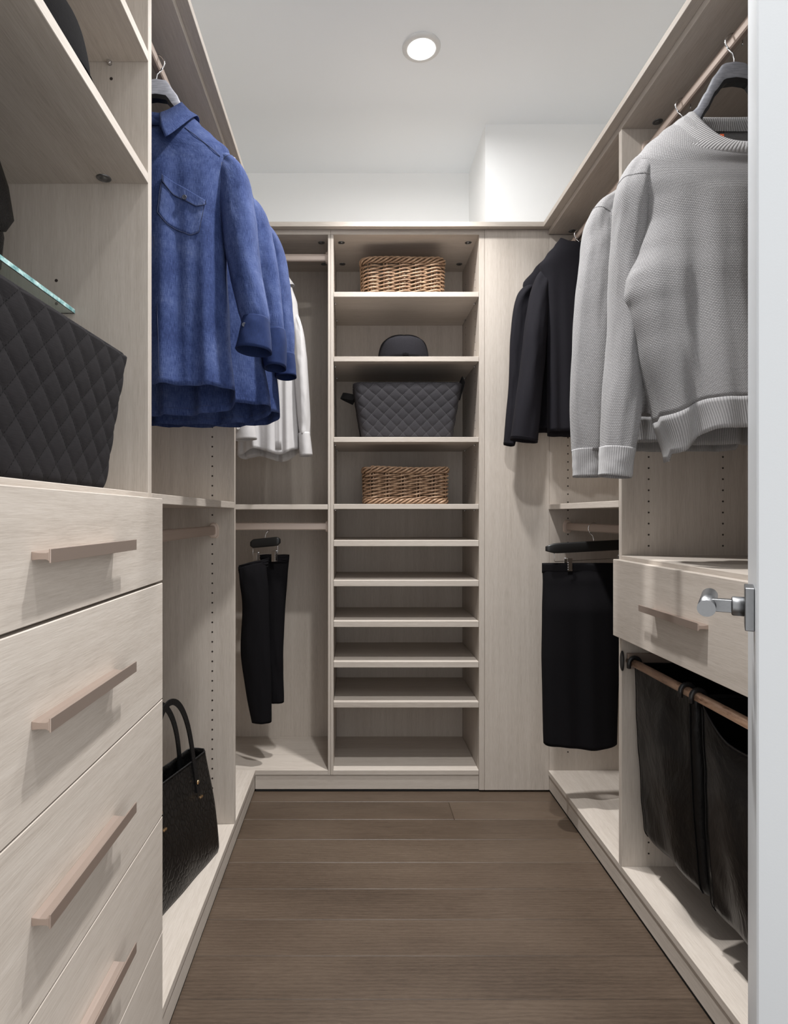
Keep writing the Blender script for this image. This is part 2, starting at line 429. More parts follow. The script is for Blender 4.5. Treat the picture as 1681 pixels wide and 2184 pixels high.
# ------------------------------------------------------------------ cabinet details
def pegs(parent, pts, axis, r=.0030):
    mb = MB()
    for p in pts: mb.lathe([(r, 0), (r, .0006)], p, 8, False, True, axis=axis, smooth=False)
    return build('peg_holes', mb, M['hole'], parent, kind='stuff')
def frange(a, b, s):
    while a < b: yield a; a += s
def rod(parent, a, b, mat, ends=(True, True)):
    a, b = Vector(a), Vector(b); d = (b-a).normalized(); side = d.cross(Vector((0, 0, 1)))
    h, wd = .0145, .0075
    prof = [(h, 0.), (h*.93, wd*.55), (h*.70, wd*.8), (h*.2, wd), (-h*.75, wd*.95), (-h, wd*.6)]
    ring = [(u, s_) for u, s_ in prof]+[(u, -s_) for u, s_ in reversed(prof) if s_ > 0]
    rings = [[p+Vector((0, 0, 1))*u+side*s_ for u, s_ in ring] for p in (a, b)]
    o = build('hanging_rod', MB().loft(rings, True, True, True, smooth=False), mat, parent)
    for p, flag, dd in ((a, ends[0], d), (b, ends[1], -d)):
        if flag:
            mb = MB()
            rr = [[p+dd*e+Vector((0, 0, 1))*(u*sc_)+side*(s_*sc_*1.25) for u, s_ in ring] for e, sc_ in ((0, 1.75), (.004, 1.75), (.006, 1.55), (.012, 1.5), (.012, 1.15))]
            build('rod_bracket', mb.loft(rr, True, True, True, smooth=False), M['champagne_x'], o)
    return o
def handle(parent, xf, sgn, y0, y1, z):       # edge pull: thin face plate on a curved stem; sgn = outward x direction
    pro, hf = .0225, .0165
    # slim stem narrower than the plate
    stem = [(0, .0050), (pro*.4, .0038), (pro*.75, .0036), (pro-.002, .0044), (pro-.002, -.0060), (pro*.75, -.0042), (pro*.4, -.0042), (0, -.0052)]
    o = build('handle', MB().prism([(u*sgn, v) for u, v in [(pro-.0022, hf/2), (pro, hf/2), (pro, -hf/2), (pro-.0022, -hf/2)]], Vector((xf, 0, z)), Vector((1, 0, 0)), Vector((0, 0, 1)), Vector((0, 1, 0)), y0, y1), M['pull'], parent, bevel=.0004)
    build('handle_stem', MB().prism([(u*sgn, v) for u, v in stem], Vector((xf, 0, z)), Vector((1, 0, 0)), Vector((0, 0, 1)), Vector((0, 1, 0)), y0+.0, y1-.036), M['pull'], o, bevel=.0004)
    return o
def cam_lock(parent, p):
    mb = MB().lathe([(.0135, 0), (.0135, -.0012), (.011, -.002), (.0105, -.001), (.006, -.001), (.0055, -.0025), (0, -.0025)], p, 24, False, False)
    return build('cam_lock', mb, M['nickel'], parent)
def pin(parent, p, axis):
    mb = MB().lathe([(.0035, 0), (.0035, .006), (.003, .008)], p, 10, True, True, axis=axis)
    mb.box(p[0]-.004, p[0]+.004, p[1]-.004, p[1]+.004, p[2]+.0025, p[2]+.004)
    return build('shelf_pin', mb, M['chrome'], parent)

# ------------------------------------------------------------------ back wall: centre shelf tower
tw = thing('shelf_tower', 'pale oak shelf tower on the back wall with ten open compartments', 'shelving', (.195, YB, 0))
XD0, XD1, XE0, XE1 = -.107, -.085, .4935, .516     # divider and right side panel
YI = 2.749
bx('side_panel', WZ, tw, XD0+.011, XD1, YB, YI, .0685, ZT-T)
bx('side_panel', WZ, tw, XE0, XE1-.0008, YB, YI, .008, ZT-T)
bx('top_panel', WX, tw, XD0+.011, XE1-.0008, YB, YI, ZT-T, ZT)
bx('back_panel', WZ, tw, XD1, XE0, YI, YI+.012, .06, ZT)
SH = [(622, .0198), (760, .0198), (932, .0198), (1075, .0198), (1152.5, .0235), (1238, .0235), (1325, .0235), (1411.5, .0232), (1497.5, .0225)]
def zrow(py): return CAMZ+(VY-py)*YB/F
SZ = []
for i, (py, th) in enumerate(SH):
    z = zrow(py); SZ.append(z)
    s_ = bx('shelf', WX, tw, XD1+.0008, XE0-.0008, YB+.002, YI, z-th, z)
    if i < 4:
        for xx, ax in ((XD1, (1, 0, 0)), (XE0, (-1, 0, 0))):
            for yy in (YB+.07, YB+.28): pin(s_, (xx, yy, z-th-.004), ax)
bx('base_panel', WX, tw, XD0+.011, XE0-.0008, YB+.001, YI, ZBASE-T, ZBASE)
bx('toe_kick', WX, tw, XL-.002, XE0-.0008, YB+.004, YB+.022, .010, ZBASE-T-.0012)
for xx, s_ in ((XE0, -1), (XD1, 1)):
    pegs(tw, [(xx, YB+dy, z) for dy in (.075, .29) for z in frange(1.2, 2.16, .032)], (s_, 0, 0), .002)
for xx in (XD1+.03, XE0-.03):
    for yy in (YB+.07, YB+.28): cam_lock(tw, (xx, yy, ZT-T))

# back wall: hanging unit behind the left corner
hu = thing('hanging_unit', 'two-tier hanging unit on the back wall, left of the shelf tower', 'wardrobe unit', (-.43, YB, 0))
bx('side_panel', WZ, hu, XD0, XD0+.0105, YB, YI, ZBASE-T, ZT-T)
bx('side_panel', WZ, hu, WL+.002, WL+.02, YB, YI, .008, ZT-T)
bx('top_panel', WX, hu, WL+.002, XD0+.0105, YB, YI, ZT-T, ZT)
bx('back_panel', WZ, hu, WL+.02, XD0, YI, YI+.012, .06, ZT)
bx('shelf', WX, hu, WL+.02, XD0-.0005, YB+.002, YI, ZMID-.0198, ZMID)
bx('base_panel', WX, hu, WL+.02, XD0+.0105, YB+.001, YI, ZBASE-T, ZBASE)
YR = YB+.07
rod(hu, (WL+.02, YR, 2.153), (XD0, YR, 2.153), M['champagne_x'])
rod(hu, (WL+.02, YR, 1.055), (XD0, YR, 1.055), M['champagne_x'])
for yy in (YB+.07, YB+.28): cam_lock(hu, (XD0-.03, yy, ZT-T))

# back wall: blank panel hiding the chase
tag(bx('filler_panel', WZ, None, XE1, XR+.003, YB, YB+T, .008, ZT, org=(.64, YB, .008)), 'tall blank pale oak panel between the shelf tower and right corner', 'panel')

# ------------------------------------------------------------------ left side
GY0, GY1 = 1.969, 1.988
lu = thing('hanging_unit', 'two-tier hanging unit on the left wall holding the denim shirts', 'wardrobe unit', (-.57, 1.58, 0))
bx('side_panel', WZ, lu, WL+.002, XL, GY0, GY1, ZBASE, ZT-T)
bx('top_panel', WY, lu, WL+.002, XL, 1.168, YB-.001, ZT-T, ZT)
bx('back_panel', WZ, lu, WL+.001, WL+.013, 1.168, YB-.001, .05, ZT-T)
bx('shelf', WY, lu, WL+.013, XL, 1.168, GY0, ZMID-.0198, ZMID)
bx('base_panel', WY, lu, WL+.013, XL, 1.168, YB-.0005, ZBASE-T, ZBASE)
bx('toe_kick', WY, lu, XL-.021, XL-.003, 1.168, YB+.003, .010, ZBASE-T-.0012)
XRODL = -.462
rod(lu, (XRODL, 1.168, 2.153), (XRODL, GY0, 2.153), M['champagne'])
rod(lu, (XRODL, 1.168, 1.051), (XRODL, GY0, 1.051), M['champagne'])
pegs(lu, [(-.4677, GY0, z) for z in frange(.205, 2.10, .032)], (0, -1, 0))

DY0, DY1 = .50, 1.1665
dt = thing('drawer_tower', 'open-topped drawer tower at the left with five wide drawers', 'drawer unit', (-.57, .83, 0))
bx('side_panel', WZ, dt, WL+.002, XL, DY1-.0185, DY1, .008, ZT-T)
bx('side_panel', WZ, dt, WL+.002, XL, DY0, DY0+T, .008, ZT-T)
bx('top_panel', WY, dt, WL+.002, XL, DY0, DY1, ZT-T, ZT)
bx('back_panel', WZ, dt, WL+.001, WL+.013, DY0, DY1, .05, ZT-T)
ZCNT = 1.143
bx('counter', WY, dt, WL+.013, XL, DY0+T, DY1-.0185, ZCNT-T, ZCNT)
shA = bx('shelf', WY, dt, WL+.013, XL, DY0+T, DY1-.0185, 1.734, 1.7535)
shB = bx('shelf', WY, dt, WL+.013, XL, DY0+T, DY1-.0185, 1.967, 1.9865)
cam_lock(dt, (-.472, DY1-.0185-.02, 1.734))
pin(shB, (-.468, DY1-.0185, 1.963), (0, -1, 0))
gz = 1.4935
gs = build('glass_shelf', MB().box(WL+.013, -.5355, DY0+T, DY1-.0195, gz-.0085, gz), M['glass'], dt, bevel=.0008, label='clear glass shelf with green edge')
build('glass_edge', MB().box(-.5354, -.5345, DY0+T+.0005, DY1-.020, gz-.0080, gz-.0005), M['glass_edge'], gs, label='polished green glass edge')
pegs(dt, [(-.571, DY1-.0185, 1.549), (-.571, DY1-.0185, 1.511), (-.466, DY1-.0185, 1.935)], (0, -1, 0), .003)
bx('drawer_carcass', WZ, dt, WL+.013, XL-.0035, DY0+T, DY1-.0185, .05, ZCNT-T-.004)
XDF = -.3735
for z0, z1 in ((.9735, 1.1325), (.7450, .9690), (.5180, .7432), (.2940, .5162), (.0680, .2922)):
    d = bx('drawer', WY, dt, XL+.0004, XDF, DY0, DY1-.0003, z0, z1, bevel=.0012)
    zc = (z0+z1)/2
    handle(d, XDF, 1, .6925, .9655, zc)
bx('toe_kick', WY, dt, XL-.021, XL-.003, DY0, DY1, .008, .060)

# ------------------------------------------------------------------ right side
RG0, RG1 = 1.730, 1.749
ru = thing('hanging_unit', 'two-tier hanging unit in the right corner above a low base', 'wardrobe unit', (.95, 2.07, 0))
bx('side_panel', WZ, ru, XR+.0035, WR-.002, YB, YB+T, .008, ZT-T)
bx('top_panel', WY, ru, XR, WR-.002, RG1, YB-.001, ZT-T, ZT)
bx('back_panel', WZ, ru, WR-.014, WR-.002, RG1, YB-.001, .05, ZT-T)
bx('shelf', WY, ru, XR, WR-.014, RG1, YB-.0005, ZMID-.0198, ZMID)
bx('base_panel', WY, ru, XR, WR-.014, RG1-.01, YB-.0005, ZBASE-T, ZBASE)
bx('toe_kick', WY, ru, XR+.003, XR+.021, RG1-.01, YB-.0005, .010, ZBASE-T-.0012)
XRODR = .842
rod(ru, (XRODR, RG1, 2.153), (XRODR, YB-.0005, 2.153), M['champagne'])
rod(ru, (XRODR, RG1, 1.056), (XRODR, YB-.0005, 1.056), M['champagne'])
pegs(ru, [(.8465, YB, z) for z in frange(.16, 2.2, .032)], (0, -1, 0))
cam_lock(ru, (.852, YB-.03, ZT-T))

RY0 = 1.078
rt = thing('drawer_tower', 'tower at the right with one drawer over a pull-out laundry hamper', 'drawer unit', (.95, 1.41, 0))
bx('side_panel', WZ, rt, XR, WR-.002, RG0, RG1-.0005, ZBASE, ZT-T)
bx('side_panel', WZ, rt, XR, WR-.002, RY0, RY0+T, .008, ZT-T)
bx('top_panel', WY, rt, XR, WR-.002, RY0, RG1-.0005, ZT-T, ZT)
bx('back_panel', WZ, rt, WR-.014, WR-.002, RY0, RG0, .05, ZT-T)
bx('counter', WY, rt, XR, WR-.014, RY0+T, RG0, .965, .984)
bx('base_panel', WY, rt, XR, WR-.014, RY0+T, RG1-.0105, ZBASE-T, ZBASE)
bx('toe_kick', WY, rt, XR+.003, XR+.021, RY0, RG1-.0105, .010, ZBASE-T-.0012)
dr = bx('drawer', WY, rt, .750, XR-.0004, RY0, 1.7435, .752, .9725, bevel=.0012)
bx('drawer_box', WZ, rt, XR+.001, WR-.03, RY0+T+.013, RG0-.013, .768, .952)
handle(dr, .750, -1, 1.273, 1.540, .8625)
rod(rt, (XRODR, RY0+T, 2.153), (XRODR, RG0, 2.153), M['champagne'])
pegs(rt, [(xx, RG0, z) for xx in (.847, 1.061) for z in frange(1.012, 2.19, .032)]+[(.847, RG0, z) for z in frange(.125, .20, .032)], (0, -1, 0), .0027)
cam_lock(rt, (.858, RG0-.03, ZT-T))

bx('gap_shade_strip', M['gap_black'], tw, XL, XE0, YB+.006, YB+.016, 0.0008, .0098)  # black strips painting in the shadow gap under the toe-kicks
bx('gap_shade_strip', M['gap_black'], lu, XL-.016, XL-.005, 1.168, YB+.006, 0.0008, .0098)
bx('gap_shade_strip', M['gap_black'], ru, XR+.005, XR+.016, RG1-.01, YB+.006, 0.0008, .0098)
bx('gap_shade_strip', M['gap_black'], rt, XR+.005, XR+.016, RY0, RG1-.0105, 0.0008, .0098)
# cover boards over the tops
OV, CT = .027, .0195
tag(bx('cover_board', WY, None, WL+.001, XL+OV, DY0, WB-.003, ZT+.0005, ZT+CT, org=(-.57, 1.6, ZT)), 'long pale oak cover board over the left wall units', 'cover board')
tag(bx('cover_board', WY, None, XR-OV, WR-.001, RY0, YB-OV-.0005, ZT+.0005, ZT+CT, org=(.95, 1.7, ZT)), 'long pale oak cover board over the right wall units', 'cover board')
tag(build('cover_board', MB().box(XL+OV+.0005, .526, YB-OV, WB-.003, ZT+.0005, ZT+CT).box(.526, WR-.001, YB-OV, 2.4235, ZT+.0005, ZT+CT), WX, None, bevel=BV, org=(.1, YB, ZT)),
    'pale oak cover board over the back wall shelf tower', 'cover board')

# ------------------------------------------------------------------ door at the right edge of the view
dn = Vector(((1614-VX)/F, 1, 0))*.70            # near left corner of the leaf
df = Vector(((1595.5-VX)/F, 1, 0))*1.045        # far left corner (hinge side)
ed = (df-dn).normalized(); en = Vector((-ed.y, ed.x, 0))   # along the leaf; en points into the closet (left)
LW = (df-dn).length
door = thing('door_1', 'open white painted door at the right edge of the view', None, (dn.x, dn.y, 0), kind='structure')
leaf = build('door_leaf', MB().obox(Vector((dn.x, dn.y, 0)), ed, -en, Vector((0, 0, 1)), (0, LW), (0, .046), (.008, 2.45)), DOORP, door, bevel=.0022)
hz = CAMZ-(1294-VY)*.775/F
def dpt(a, o, z): return Vector((dn.x, dn.y, 0))+ed*a+en*o+Vector((0, 0, z))
ah = .082
build('handle_rose', MB().obox(dpt(ah, 0, hz), ed, en, Vector((0, 0, 1)), (-.027, .027), (.0002, .0105), (-.027, .027)), M['nickel'], door, bevel=.0008, label='square satin nickel rose')
lev = build('door_handle', MB().tube([dpt(ah, .052, hz-.001)-ed*.036, dpt(ah, .052, hz-.001)+ed*.115], .0106, 28), M['nickel'], door, label='round satin nickel lever')
build('handle_neck', MB().lathe([(.0125, 0), (.0125, .013), (.0105, .0145)], dpt(ah, .0105, hz), 24, True, True, axis=en).obox(dpt(ah, .0105, hz), en, ed, Vector((0, 0, 1)), (.012, .046), (-.0075, .0075), (-.0082, .0082)), M['nickel'], lev, bevel=.0006)

# ------------------------------------------------------------------ hangers
def hook_pts(xc, y, zrod, zbase, r=.0195, ang=0., flip=1):
    ca, sa = math.cos(ang), math.sin(ang)
    pts = []
    top = zrod+.0172
    cz = top-r
    for k in range(15):
        a = math.radians(-20+k*(250/14))
        pts.append((flip*-r*math.cos(a), cz+r*math.sin(a)))
    # pts run from the open tip over the top to the back, then swing down to the stem
    pts += [(flip*r*.75, cz-r*.75), (flip*r*.15, cz-r*1.35), (0, cz-r*2.0), (0, zbase)]
    return [Vector((xc+u*ca, y+u*sa, z)) for u, z in pts]
def wood_hanger(name, label, group, xc, y, zrod, mat, half=.205, zc=None, ang=0., drop=.085, flip=1):
    zc = zc if zc is not None else zrod-.075
    t = thing(name, label, 'hanger', (xc, y, zc), group)
    ca, sa = math.cos(ang), math.sin(ang)
    N = 60; rings = []
    PR = [(0, 0, .047), (.024, .003, .047), (.045, .030, .046), (.065, .068, .045), (.086, .104, .043), (.13, .148, .038), (.17, .176, .034), (.21, .198, .028), (.30, .23, .02)]
    for i in range(N+1):
        s = -1+2*i/N; a = abs(s)
        x = s*half
        d_, hh = interp(PR, abs(x))
        zt = zc-d_*drop
        if a > .97: hh *= .6
        th = .0072
        ring = []
        for k in range(12):
            b = 2*PI*k/12
            cu, su = math.cos(b), math.sin(b)
            ring.append((th*math.copysign(abs(su)**.5, su), zt-hh/2+hh/2*math.copysign(abs(cu)**.6, cu)))
        rings.append([Vector((xc+x*ca-q*sa, y+x*sa+q*ca, z)) for q, z in ring])
    hb_ = build('hanger_body', MB().loft(rings, True, True, True), mat, t)
    gr = []
    for r_ in rings[3:-3]:
        zb = min(p.z for p in r_); c_ = sum(r_, Vector())/len(r_)
        gr.append([Vector((c_.x-sa*q, c_.y+ca*q, zb+e)) for q, e in ((-.0078, .009), (-.0078, -.0015), (.0078, -.0015), (.0078, .009))])
    build('lower_edge_strip', MB().loft(gr, True, True, True, smooth=False), M['black_plastic'], hb_, label='black strip along the lower edge')  # thin black strip following the hanger's lower edge
    build('hook', MB().tube(hook_pts(xc, y, zrod, zc-.01, ang=ang, flip=flip), .0019, 8), M['chrome'], t, label='chrome wire hook')
    return t
def clip_hanger(label, xc, y, zrod, zbar, half, ang=0., clips=(-.6, .6), tilt=0., flip=1):
    t = thing('clip_hanger', label, 'hanger', (xc, y, zbar))
    ca, sa = math.cos(ang), math.sin(ang)
    def q(u, d, z): return Vector((xc+u*ca-d*sa, y+u*sa+d*ca, z+u*tilt))
    rings = []
    for i in range(25):
        s = -1+2*i/24; e = (1-abs(s)**14)
        rings.append([q(s*half, .0085*math.copysign(abs(math.sin(b))**.5, math.sin(b))*max(e, .25), zbar+.0185*math.copysign(abs(math.cos(b))**.5, math.cos(b))*max(e, .45)) for b in [2*PI*k/12 for k in range(12)]])
    build('hanger_bar', MB().loft(rings, True, True, True), M['black_wood'], t, label='black lacquered bar')
    build('hook', MB().tube(hook_pts(xc, y, zrod, zbar, ang=ang, flip=flip), .0016, 8), M['chrome'], t)
    wz = zbar-.047
    build('clip_rail', MB().tube([q(-half*.82, 0, zbar-.005), q(-half*.82, 0, wz+.004), q(-half*.80, 0, wz), q(half*.80, 0, wz), q(half*.82, 0, wz+.004), q(half*.82, 0, zbar-.005)], .0013, 6), M['chrome'], t)
    for c in clips:
        u = c*half; mb = MB()
        A, B, Z = Vector((ca, sa, 0)), Vector((-sa, ca, 0)), Vector((0, 0, 1))
        for sgn in (-1, 1):
            mb.obox(q(u, 0, wz), A, B, Z, (-.0085, .0085), tuple(sorted((sgn*.0120, sgn*.0135))), (-.034, .010))
            mb.obox(q(u, 0, wz), A, B, Z, (-.006, .006), tuple(sorted((sgn*.0010, sgn*.0130))), (.008, .010))
            for r_ in range(4): mb.obox(q(u, 0, wz), A, B, Z, (-.007, .007), tuple(sorted((sgn*.0135, sgn*.0146))), (-.030+.008*r_, -.027+.008*r_))
        build('clip', mb, M['chrome'], t)
    return t

# ------------------------------------------------------------------ garments
def nz(*a): return noise.noise(Vector(a))
def interp(rows, y):                                   # rows sorted by first value, smooth between
    if y <= rows[0][0]: return rows[0][1:]
    for a, b in zip(rows, rows[1:]):
        if y <= b[0]:
            f = (y-a[0])/(b[0]-a[0]); f = f*f*(3-2*f)*.5+f*.5
            return tuple(p+(q-p)*f for p, q in zip(a[1:], b[1:]))
    return rows[-1][1:]
def body_rings(y0, rows, n=96, m=64, seed=0., fold=.010, lam=.075, neckdrop=0., neckspan=.12, hem=None, depth_y=None, sq=.8, fstart=.15, extra=None):
    """rows: (py, px left, px right, half depth in metres) read at distance y0; hem(t, front): extra metres of length"""
    py0, py1 = rows[0][0], rows[-1][0]; rings = []
    for j in range(m):
        tj = j/(m-1); py = py0+(py1-py0)*(tj**1.15)
        xl, xr, hd = interp(rows, py)
        a, b = P(xl, py, y0), P(xr, py, y0); cx, hw, z = (a.x+b.x)/2, (b.x-a.x)/2, a.z
        t = (py-py0)/(py1-py0); amp = fold*max(0, (t-fstart)/(1-fstart))**.8
        ring = []
        for i in range(n):
            th = 2*PI*i/n; c, s = math.cos(th), math.sin(th)
            x = hw*math.copysign(abs(c)**sq, c); yy = hd*math.copysign(abs(s)**.75, s)
            fr = s < 0
            w_ = abs(s)**.6
            g = math.sin(2*PI*x/lam+seed*3.1+(0 if fr else 2.)+.9*math.sin(z*3+seed))+.5*math.sin(2*PI*x/(lam*.47)+seed*1.7+z*2.2)+.8*nz(x*9, z*3.0, seed+(0 if fr else 5))
            yy += amp*g*w_
            x += amp*.5*nz(z*5, seed, c*2)
            dz = 0.
            if neckdrop and t < neckspan and fr: dz -= neckdrop*abs(s)**1.2*(1-t/neckspan)**1.35
            if neckdrop and t < neckspan and not fr: dz += .2*neckdrop*abs(s)*(1-t/neckspan)
            if hem is not None:
                wgt = max(0, (t-.7)/.3)**1.5; dz -= hem(c, s)*wgt
            if extra: yy += extra(c, s, t)
            ring.append(Vector((cx+x, y0+yy+(depth_y(z) if depth_y else 0), z+dz)))
        rings.append(ring)
    return rings
def sleeve_rings(pts, m=48, n=40, seed=0., wr=.004, y0=None, cap=True):
    """pts: (px, py, half width in px, half depth in m, distance y)"""
    rows = catmull(pts, m); rings = []
    cs = [P(r[0], r[1], r[4]) for r in rows]
    for j, r in enumerate(rows):
        a = cs[max(j-1, 0)]; b = cs[min(j+1, m-1)]; t = b-a; t.normalize()
        nv = Vector((-t.z, 0, t.x)).normalized()
        hw = r[2]*r[4]/F; hd = r[3]; ring = []
        if cap:
            e = min(1, (j+.15)/5.0); e = math.sqrt(max(0, 1-(1-e)**2)); hw *= e; hd *= e
        for i in range(n):
            th = 2*PI*i/n; c, s = math.cos(th), math.sin(th)
            tt = j/(m-1)
            d = wr*(nz(c*1.6+seed, s*1.6, tt*5)+.7*math.sin(3*th+tt*4+seed)+.6*nz(c*3, s*3+seed, tt*13))*min(1, j/6)
            ring.append(cs[j]+nv*((hw+d*.4)*c)+Vector((0, 1, 0))*((hd+d)*math.copysign(abs(s)**.8, s)))
        rings.append(ring)
    return rings
def seam(parent, pts, r, mat, name='seam'):
    return build(name, MB().tube(pts, r, 5), mat, parent)
def button(parent, c, nrm, mat, r=.0055, name='button'):
    return build(name, MB().lathe([(r, 0), (r, .0012), (r*.85, .002), (r*.62, .0012), (r*.55, .0012), (0, .0012)], c, 16, True, False, axis=nrm), mat, parent)

DG = 'denim shirts on the left rod'
def denim_shirt(label, y0, cx, rows, sleeve, cuff, hemfn, seed, collar=True, K=None):
    root = thing('denim_shirt', label, 'shirt', tuple(P(cx, rows[0][0], y0)), DG)
    rings = body_rings(y0, rows, seed=seed, fold=.0145, lam=.095, neckdrop=.075, neckspan=.26, hem=hemfn)
    b = build('shirt_body', MB().loft(rings), M['denim'], root, solid=.0016)
    # hem stitching follows the lower edge
    for jj in (-2,): seam(b, [p+Vector((0, -.0006 if p.y < y0 else .0006, .002)) for p in rings[jj]]+[rings[jj][0]], .0007, M['thread'], 'hem_stitching')
    sr = sleeve_rings(sleeve, seed=seed+2)
    sl = build('sleeve', MB().loft(sr, True, True, False), M['denim'], root, solid=.0014)
    seam(sl, sr[6]+[sr[6][0]], .0009, M['thread'], 'armhole_seam')
    # far sleeve, mirrored about the rod
    xm = P(cx, 0, y0).x
    sr2 = [[Vector((xm+(xm-p.x)*.88, p.y, p.z)) for p in reversed(r)] for r in sr]
    build('sleeve', MB().loft(sr2, True, True, False), M['denim'], root, solid=.0014)
    cr = sleeve_rings(cuff, m=12, seed=seed+4, wr=.002, cap=False)
    cf = build('cuff', MB().loft(cr), M['denim_shaded'], sl, solid=.0022, label='buttoned denim cuff with shade painted into the blue')  # same denim as the sleeve, the cuff's shade painted in as darker blue
    return root, b, rings, sl, cf, cr

def collar_part(root, cx, y0, zc, a, bdep, mat, lead=.062, back=.042, drop=.03, name='collar', flare=.020, spread=.55, cexp=5, shear=0.):
    """fold-over collar: stand plus leaf around an oval neck, long points at the front (-y)"""
    N = 64; stand, leaf = [], []
    rg = [[], [], [], [], []]
    for k in range(N+1):
        th = -PI/2+spread*.45+(2*PI-spread*.9)*k/N
        c, s = math.cos(th), math.sin(th)
        fr = max(0, -s)
        z = zc-drop*fr**1.2+.2*drop*max(0, s)
        L = back+(lead-back)*fr**cexp
        base = Vector((cx+a*c, y0+bdep*s, z))
        out = Vector((c*.8, s, 0)).normalized()
        rg[0].append(base+Vector((0, 0, -.022))-out*.001)
        rg[1].append(base+Vector((0, 0, .008)))
        rg[2].append(base+out*.005+Vector((0, 0, .012)))
        rg[3].append(base+out*(.012+flare*.4)+Vector((0, 0, .004-L*.4)))
        rg[4].append(base+out*(.014+flare)+Vector((math.copysign(shear*fr**3, c), 0, .010-L)))
    return build(name, MB().loft(rg, False), mat, root, solid=.0016)

# denim shirt 1 (nearest)
y1 = 1.39
r1 = [(232, 284, 384, .045), (246, 258, 406, .05), (268, 238, 427, .053), (295, 208, 456, .055), (322, 178, 487, .054), (352, 170, 498, .056), (400, 178, 490, .062), (480, 190, 478, .066), (580, 188, 480, .066), (700, 178, 490, .066), (834, 168, 500, .068)]
s1 = [(455, 340, 13, .024, 1.39), (482, 356, 23, .034, 1.39), (501, 395, 33, .044, 1.388), (508, 450, 36, .048, 1.385), (515, 510, 36, .046, 1.38), (524, 580, 34, .044, 1.375), (537, 645, 32, .04, 1.37), (545, 684, 29, .038, 1.368), (546, 692, 25, .034, 1.368)]
c1 = [(546, 682, 26, .038, 1.368), (545, 702, 29, .042, 1.367), (541, 750, 36, .046, 1.366)]
root1, b1, R1, sl1, cf1, cr1 = denim_shirt('nearest blue denim shirt, with collar and chest pocket in full view', y1, 334, r1, s1, c1,
    lambda c, s: (.0 if s < 0 else .045*abs(s)**.5), 1.0)
X1 = P(334, 0, y1).x
collar_part(root1, X1, y1, P(0, 234, y1).z+.004, .054, .052, M['denim'], lead=.080, back=.030, drop=.066, flare=.028, cexp=1.5, spread=.95, shear=.014)
def surf_y(rings, x, z, front=True):
    best = None
    for r in rings:
        for p in r:
            if front == (p.y < sum(q.y for q in r[::24])/len(r[::24])):
                d = (p.x-x)**2+(p.z-z)**2
                if best is None or d < best[0]: best = (d, p.y)
    return best[1]
def patch(parent, rings, y0, poly_px, mat, off, name, thick=.0012, stitch=True, n=18, m=14):
    """a cloth patch laid over the front of a garment; poly_px = 4 corners TL TR BR BL (+ optional bottom point) in view pixels at y0"""
    TL, TR, BR, BL = [Vector((p[0], p[1], 0)) for p in poly_px[:4]]; pt = poly_px[4] if len(poly_px) > 4 else None
    rr = []
    for j in range(m):
        v = j/(m-1); row = []
        for i in range(n):
            u = i/(n-1)
            q = (TL*(1-u)+TR*u)*(1-v)+(BL*(1-u)+BR*u)*v
            if pt: q.y += pt*v*min(1, 4.5*u, 4.5*(1-u))
            w_ = P(q.x, q.y, y0)
            row.append((w_.x, w_.z))
        rr.append(row)
    ys = [[surf_y(rings, x, z) for x, z in row] for row in rr]
    # smooth the sampled depth a little
    for _ in range(3):
        ys = [[(ys[j][i]*2+ys[max(j-1, 0)][i]+ys[min(j+1, m-1)][i]+ys[j][max(i-1, 0)]+ys[j][min(i+1, n-1)])/6 for i in range(n)] for j in range(m)]
    G = [[Vector((x, ys[j][i]-off, z)) for i, (x, z) in enumerate(row)] for j, row in enumerate(rr)]
    o = build(name, MB().loft(G, False), mat, parent, solid=thick, solid_off=0)
    if stitch:
        edge = [p+Vector((0, -.0009, 0)) for p in [g[0] for g in G]+G[-1][1:]+[g[-1] for g in reversed(G[:-1])]]
        seam(o, edge, .0005, M['thread'], 'stitching')
    return o, G
pk, G = patch(b1, R1, y1, [(365, 424), (450, 462), (439, 520), (359, 488), 15], M['denim'], .003, 'pocket')
pf, G = patch(b1, R1, y1, [(367, 409), (452, 456), (453, 464), (368, 424), 14], M['denim'], .006, 'pocket_flap')
button(b1, Vector((P(411, 454, y1).x, surf_y(R1, P(411, 454, y1).x, P(411, 454, y1).z)-.0085, P(411, 454, y1).z)), (0, -1, 0), M['button'])
# dart seams, shoulder yoke seam and armhole seam
def surf_line(parent, rings, y0, pxs, mat, r=.0008, off=.0012, name='seam'):
    out = []
    rows = catmull([(float(a), float(b)) for a, b in pxs], 14)
    for px, py in rows:
        q = P(px, py, y0); out.append(Vector((q.x, surf_y(rings, q.x, q.z)-off, q.z)))
    sm = [(out[max(i-1, 0)]+out[i]*2+out[min(i+1, len(out)-1)])/4 for i in range(len(out))]
    return seam(parent, sm, r, mat, name)
surf_line(b1, R1, y1, [(404, 296), (424, 312), (450, 332), (478, 354)], M['thread'], off=.0032)
surf_line(b1, R1, y1, [(349, 530), (355, 620), (362, 720), (366, 826)], M['thread'])
surf_line(b1, R1, y1, [(480, 362), (474, 420), (472, 500), (474, 560)], M['thread'])
build('care_tag', MB().obox(P(348, 250, y1+.035), Vector((1, 0, 0)), Vector((0, 1, 0)), Vector((0, 0, 1)), (-.006, .006), (0, .001), (-.002, .0015)), M['white_tag'], root1, label='small white label')
q1 = min((p for p in cr1[6] if p.y < 1.366), key=lambda p: abs(p.x-P(521, 0, 1.33).x)); button(cf1, q1+Vector((0, -.0025, 0)), (0, -1, 0), M['button'], .005)

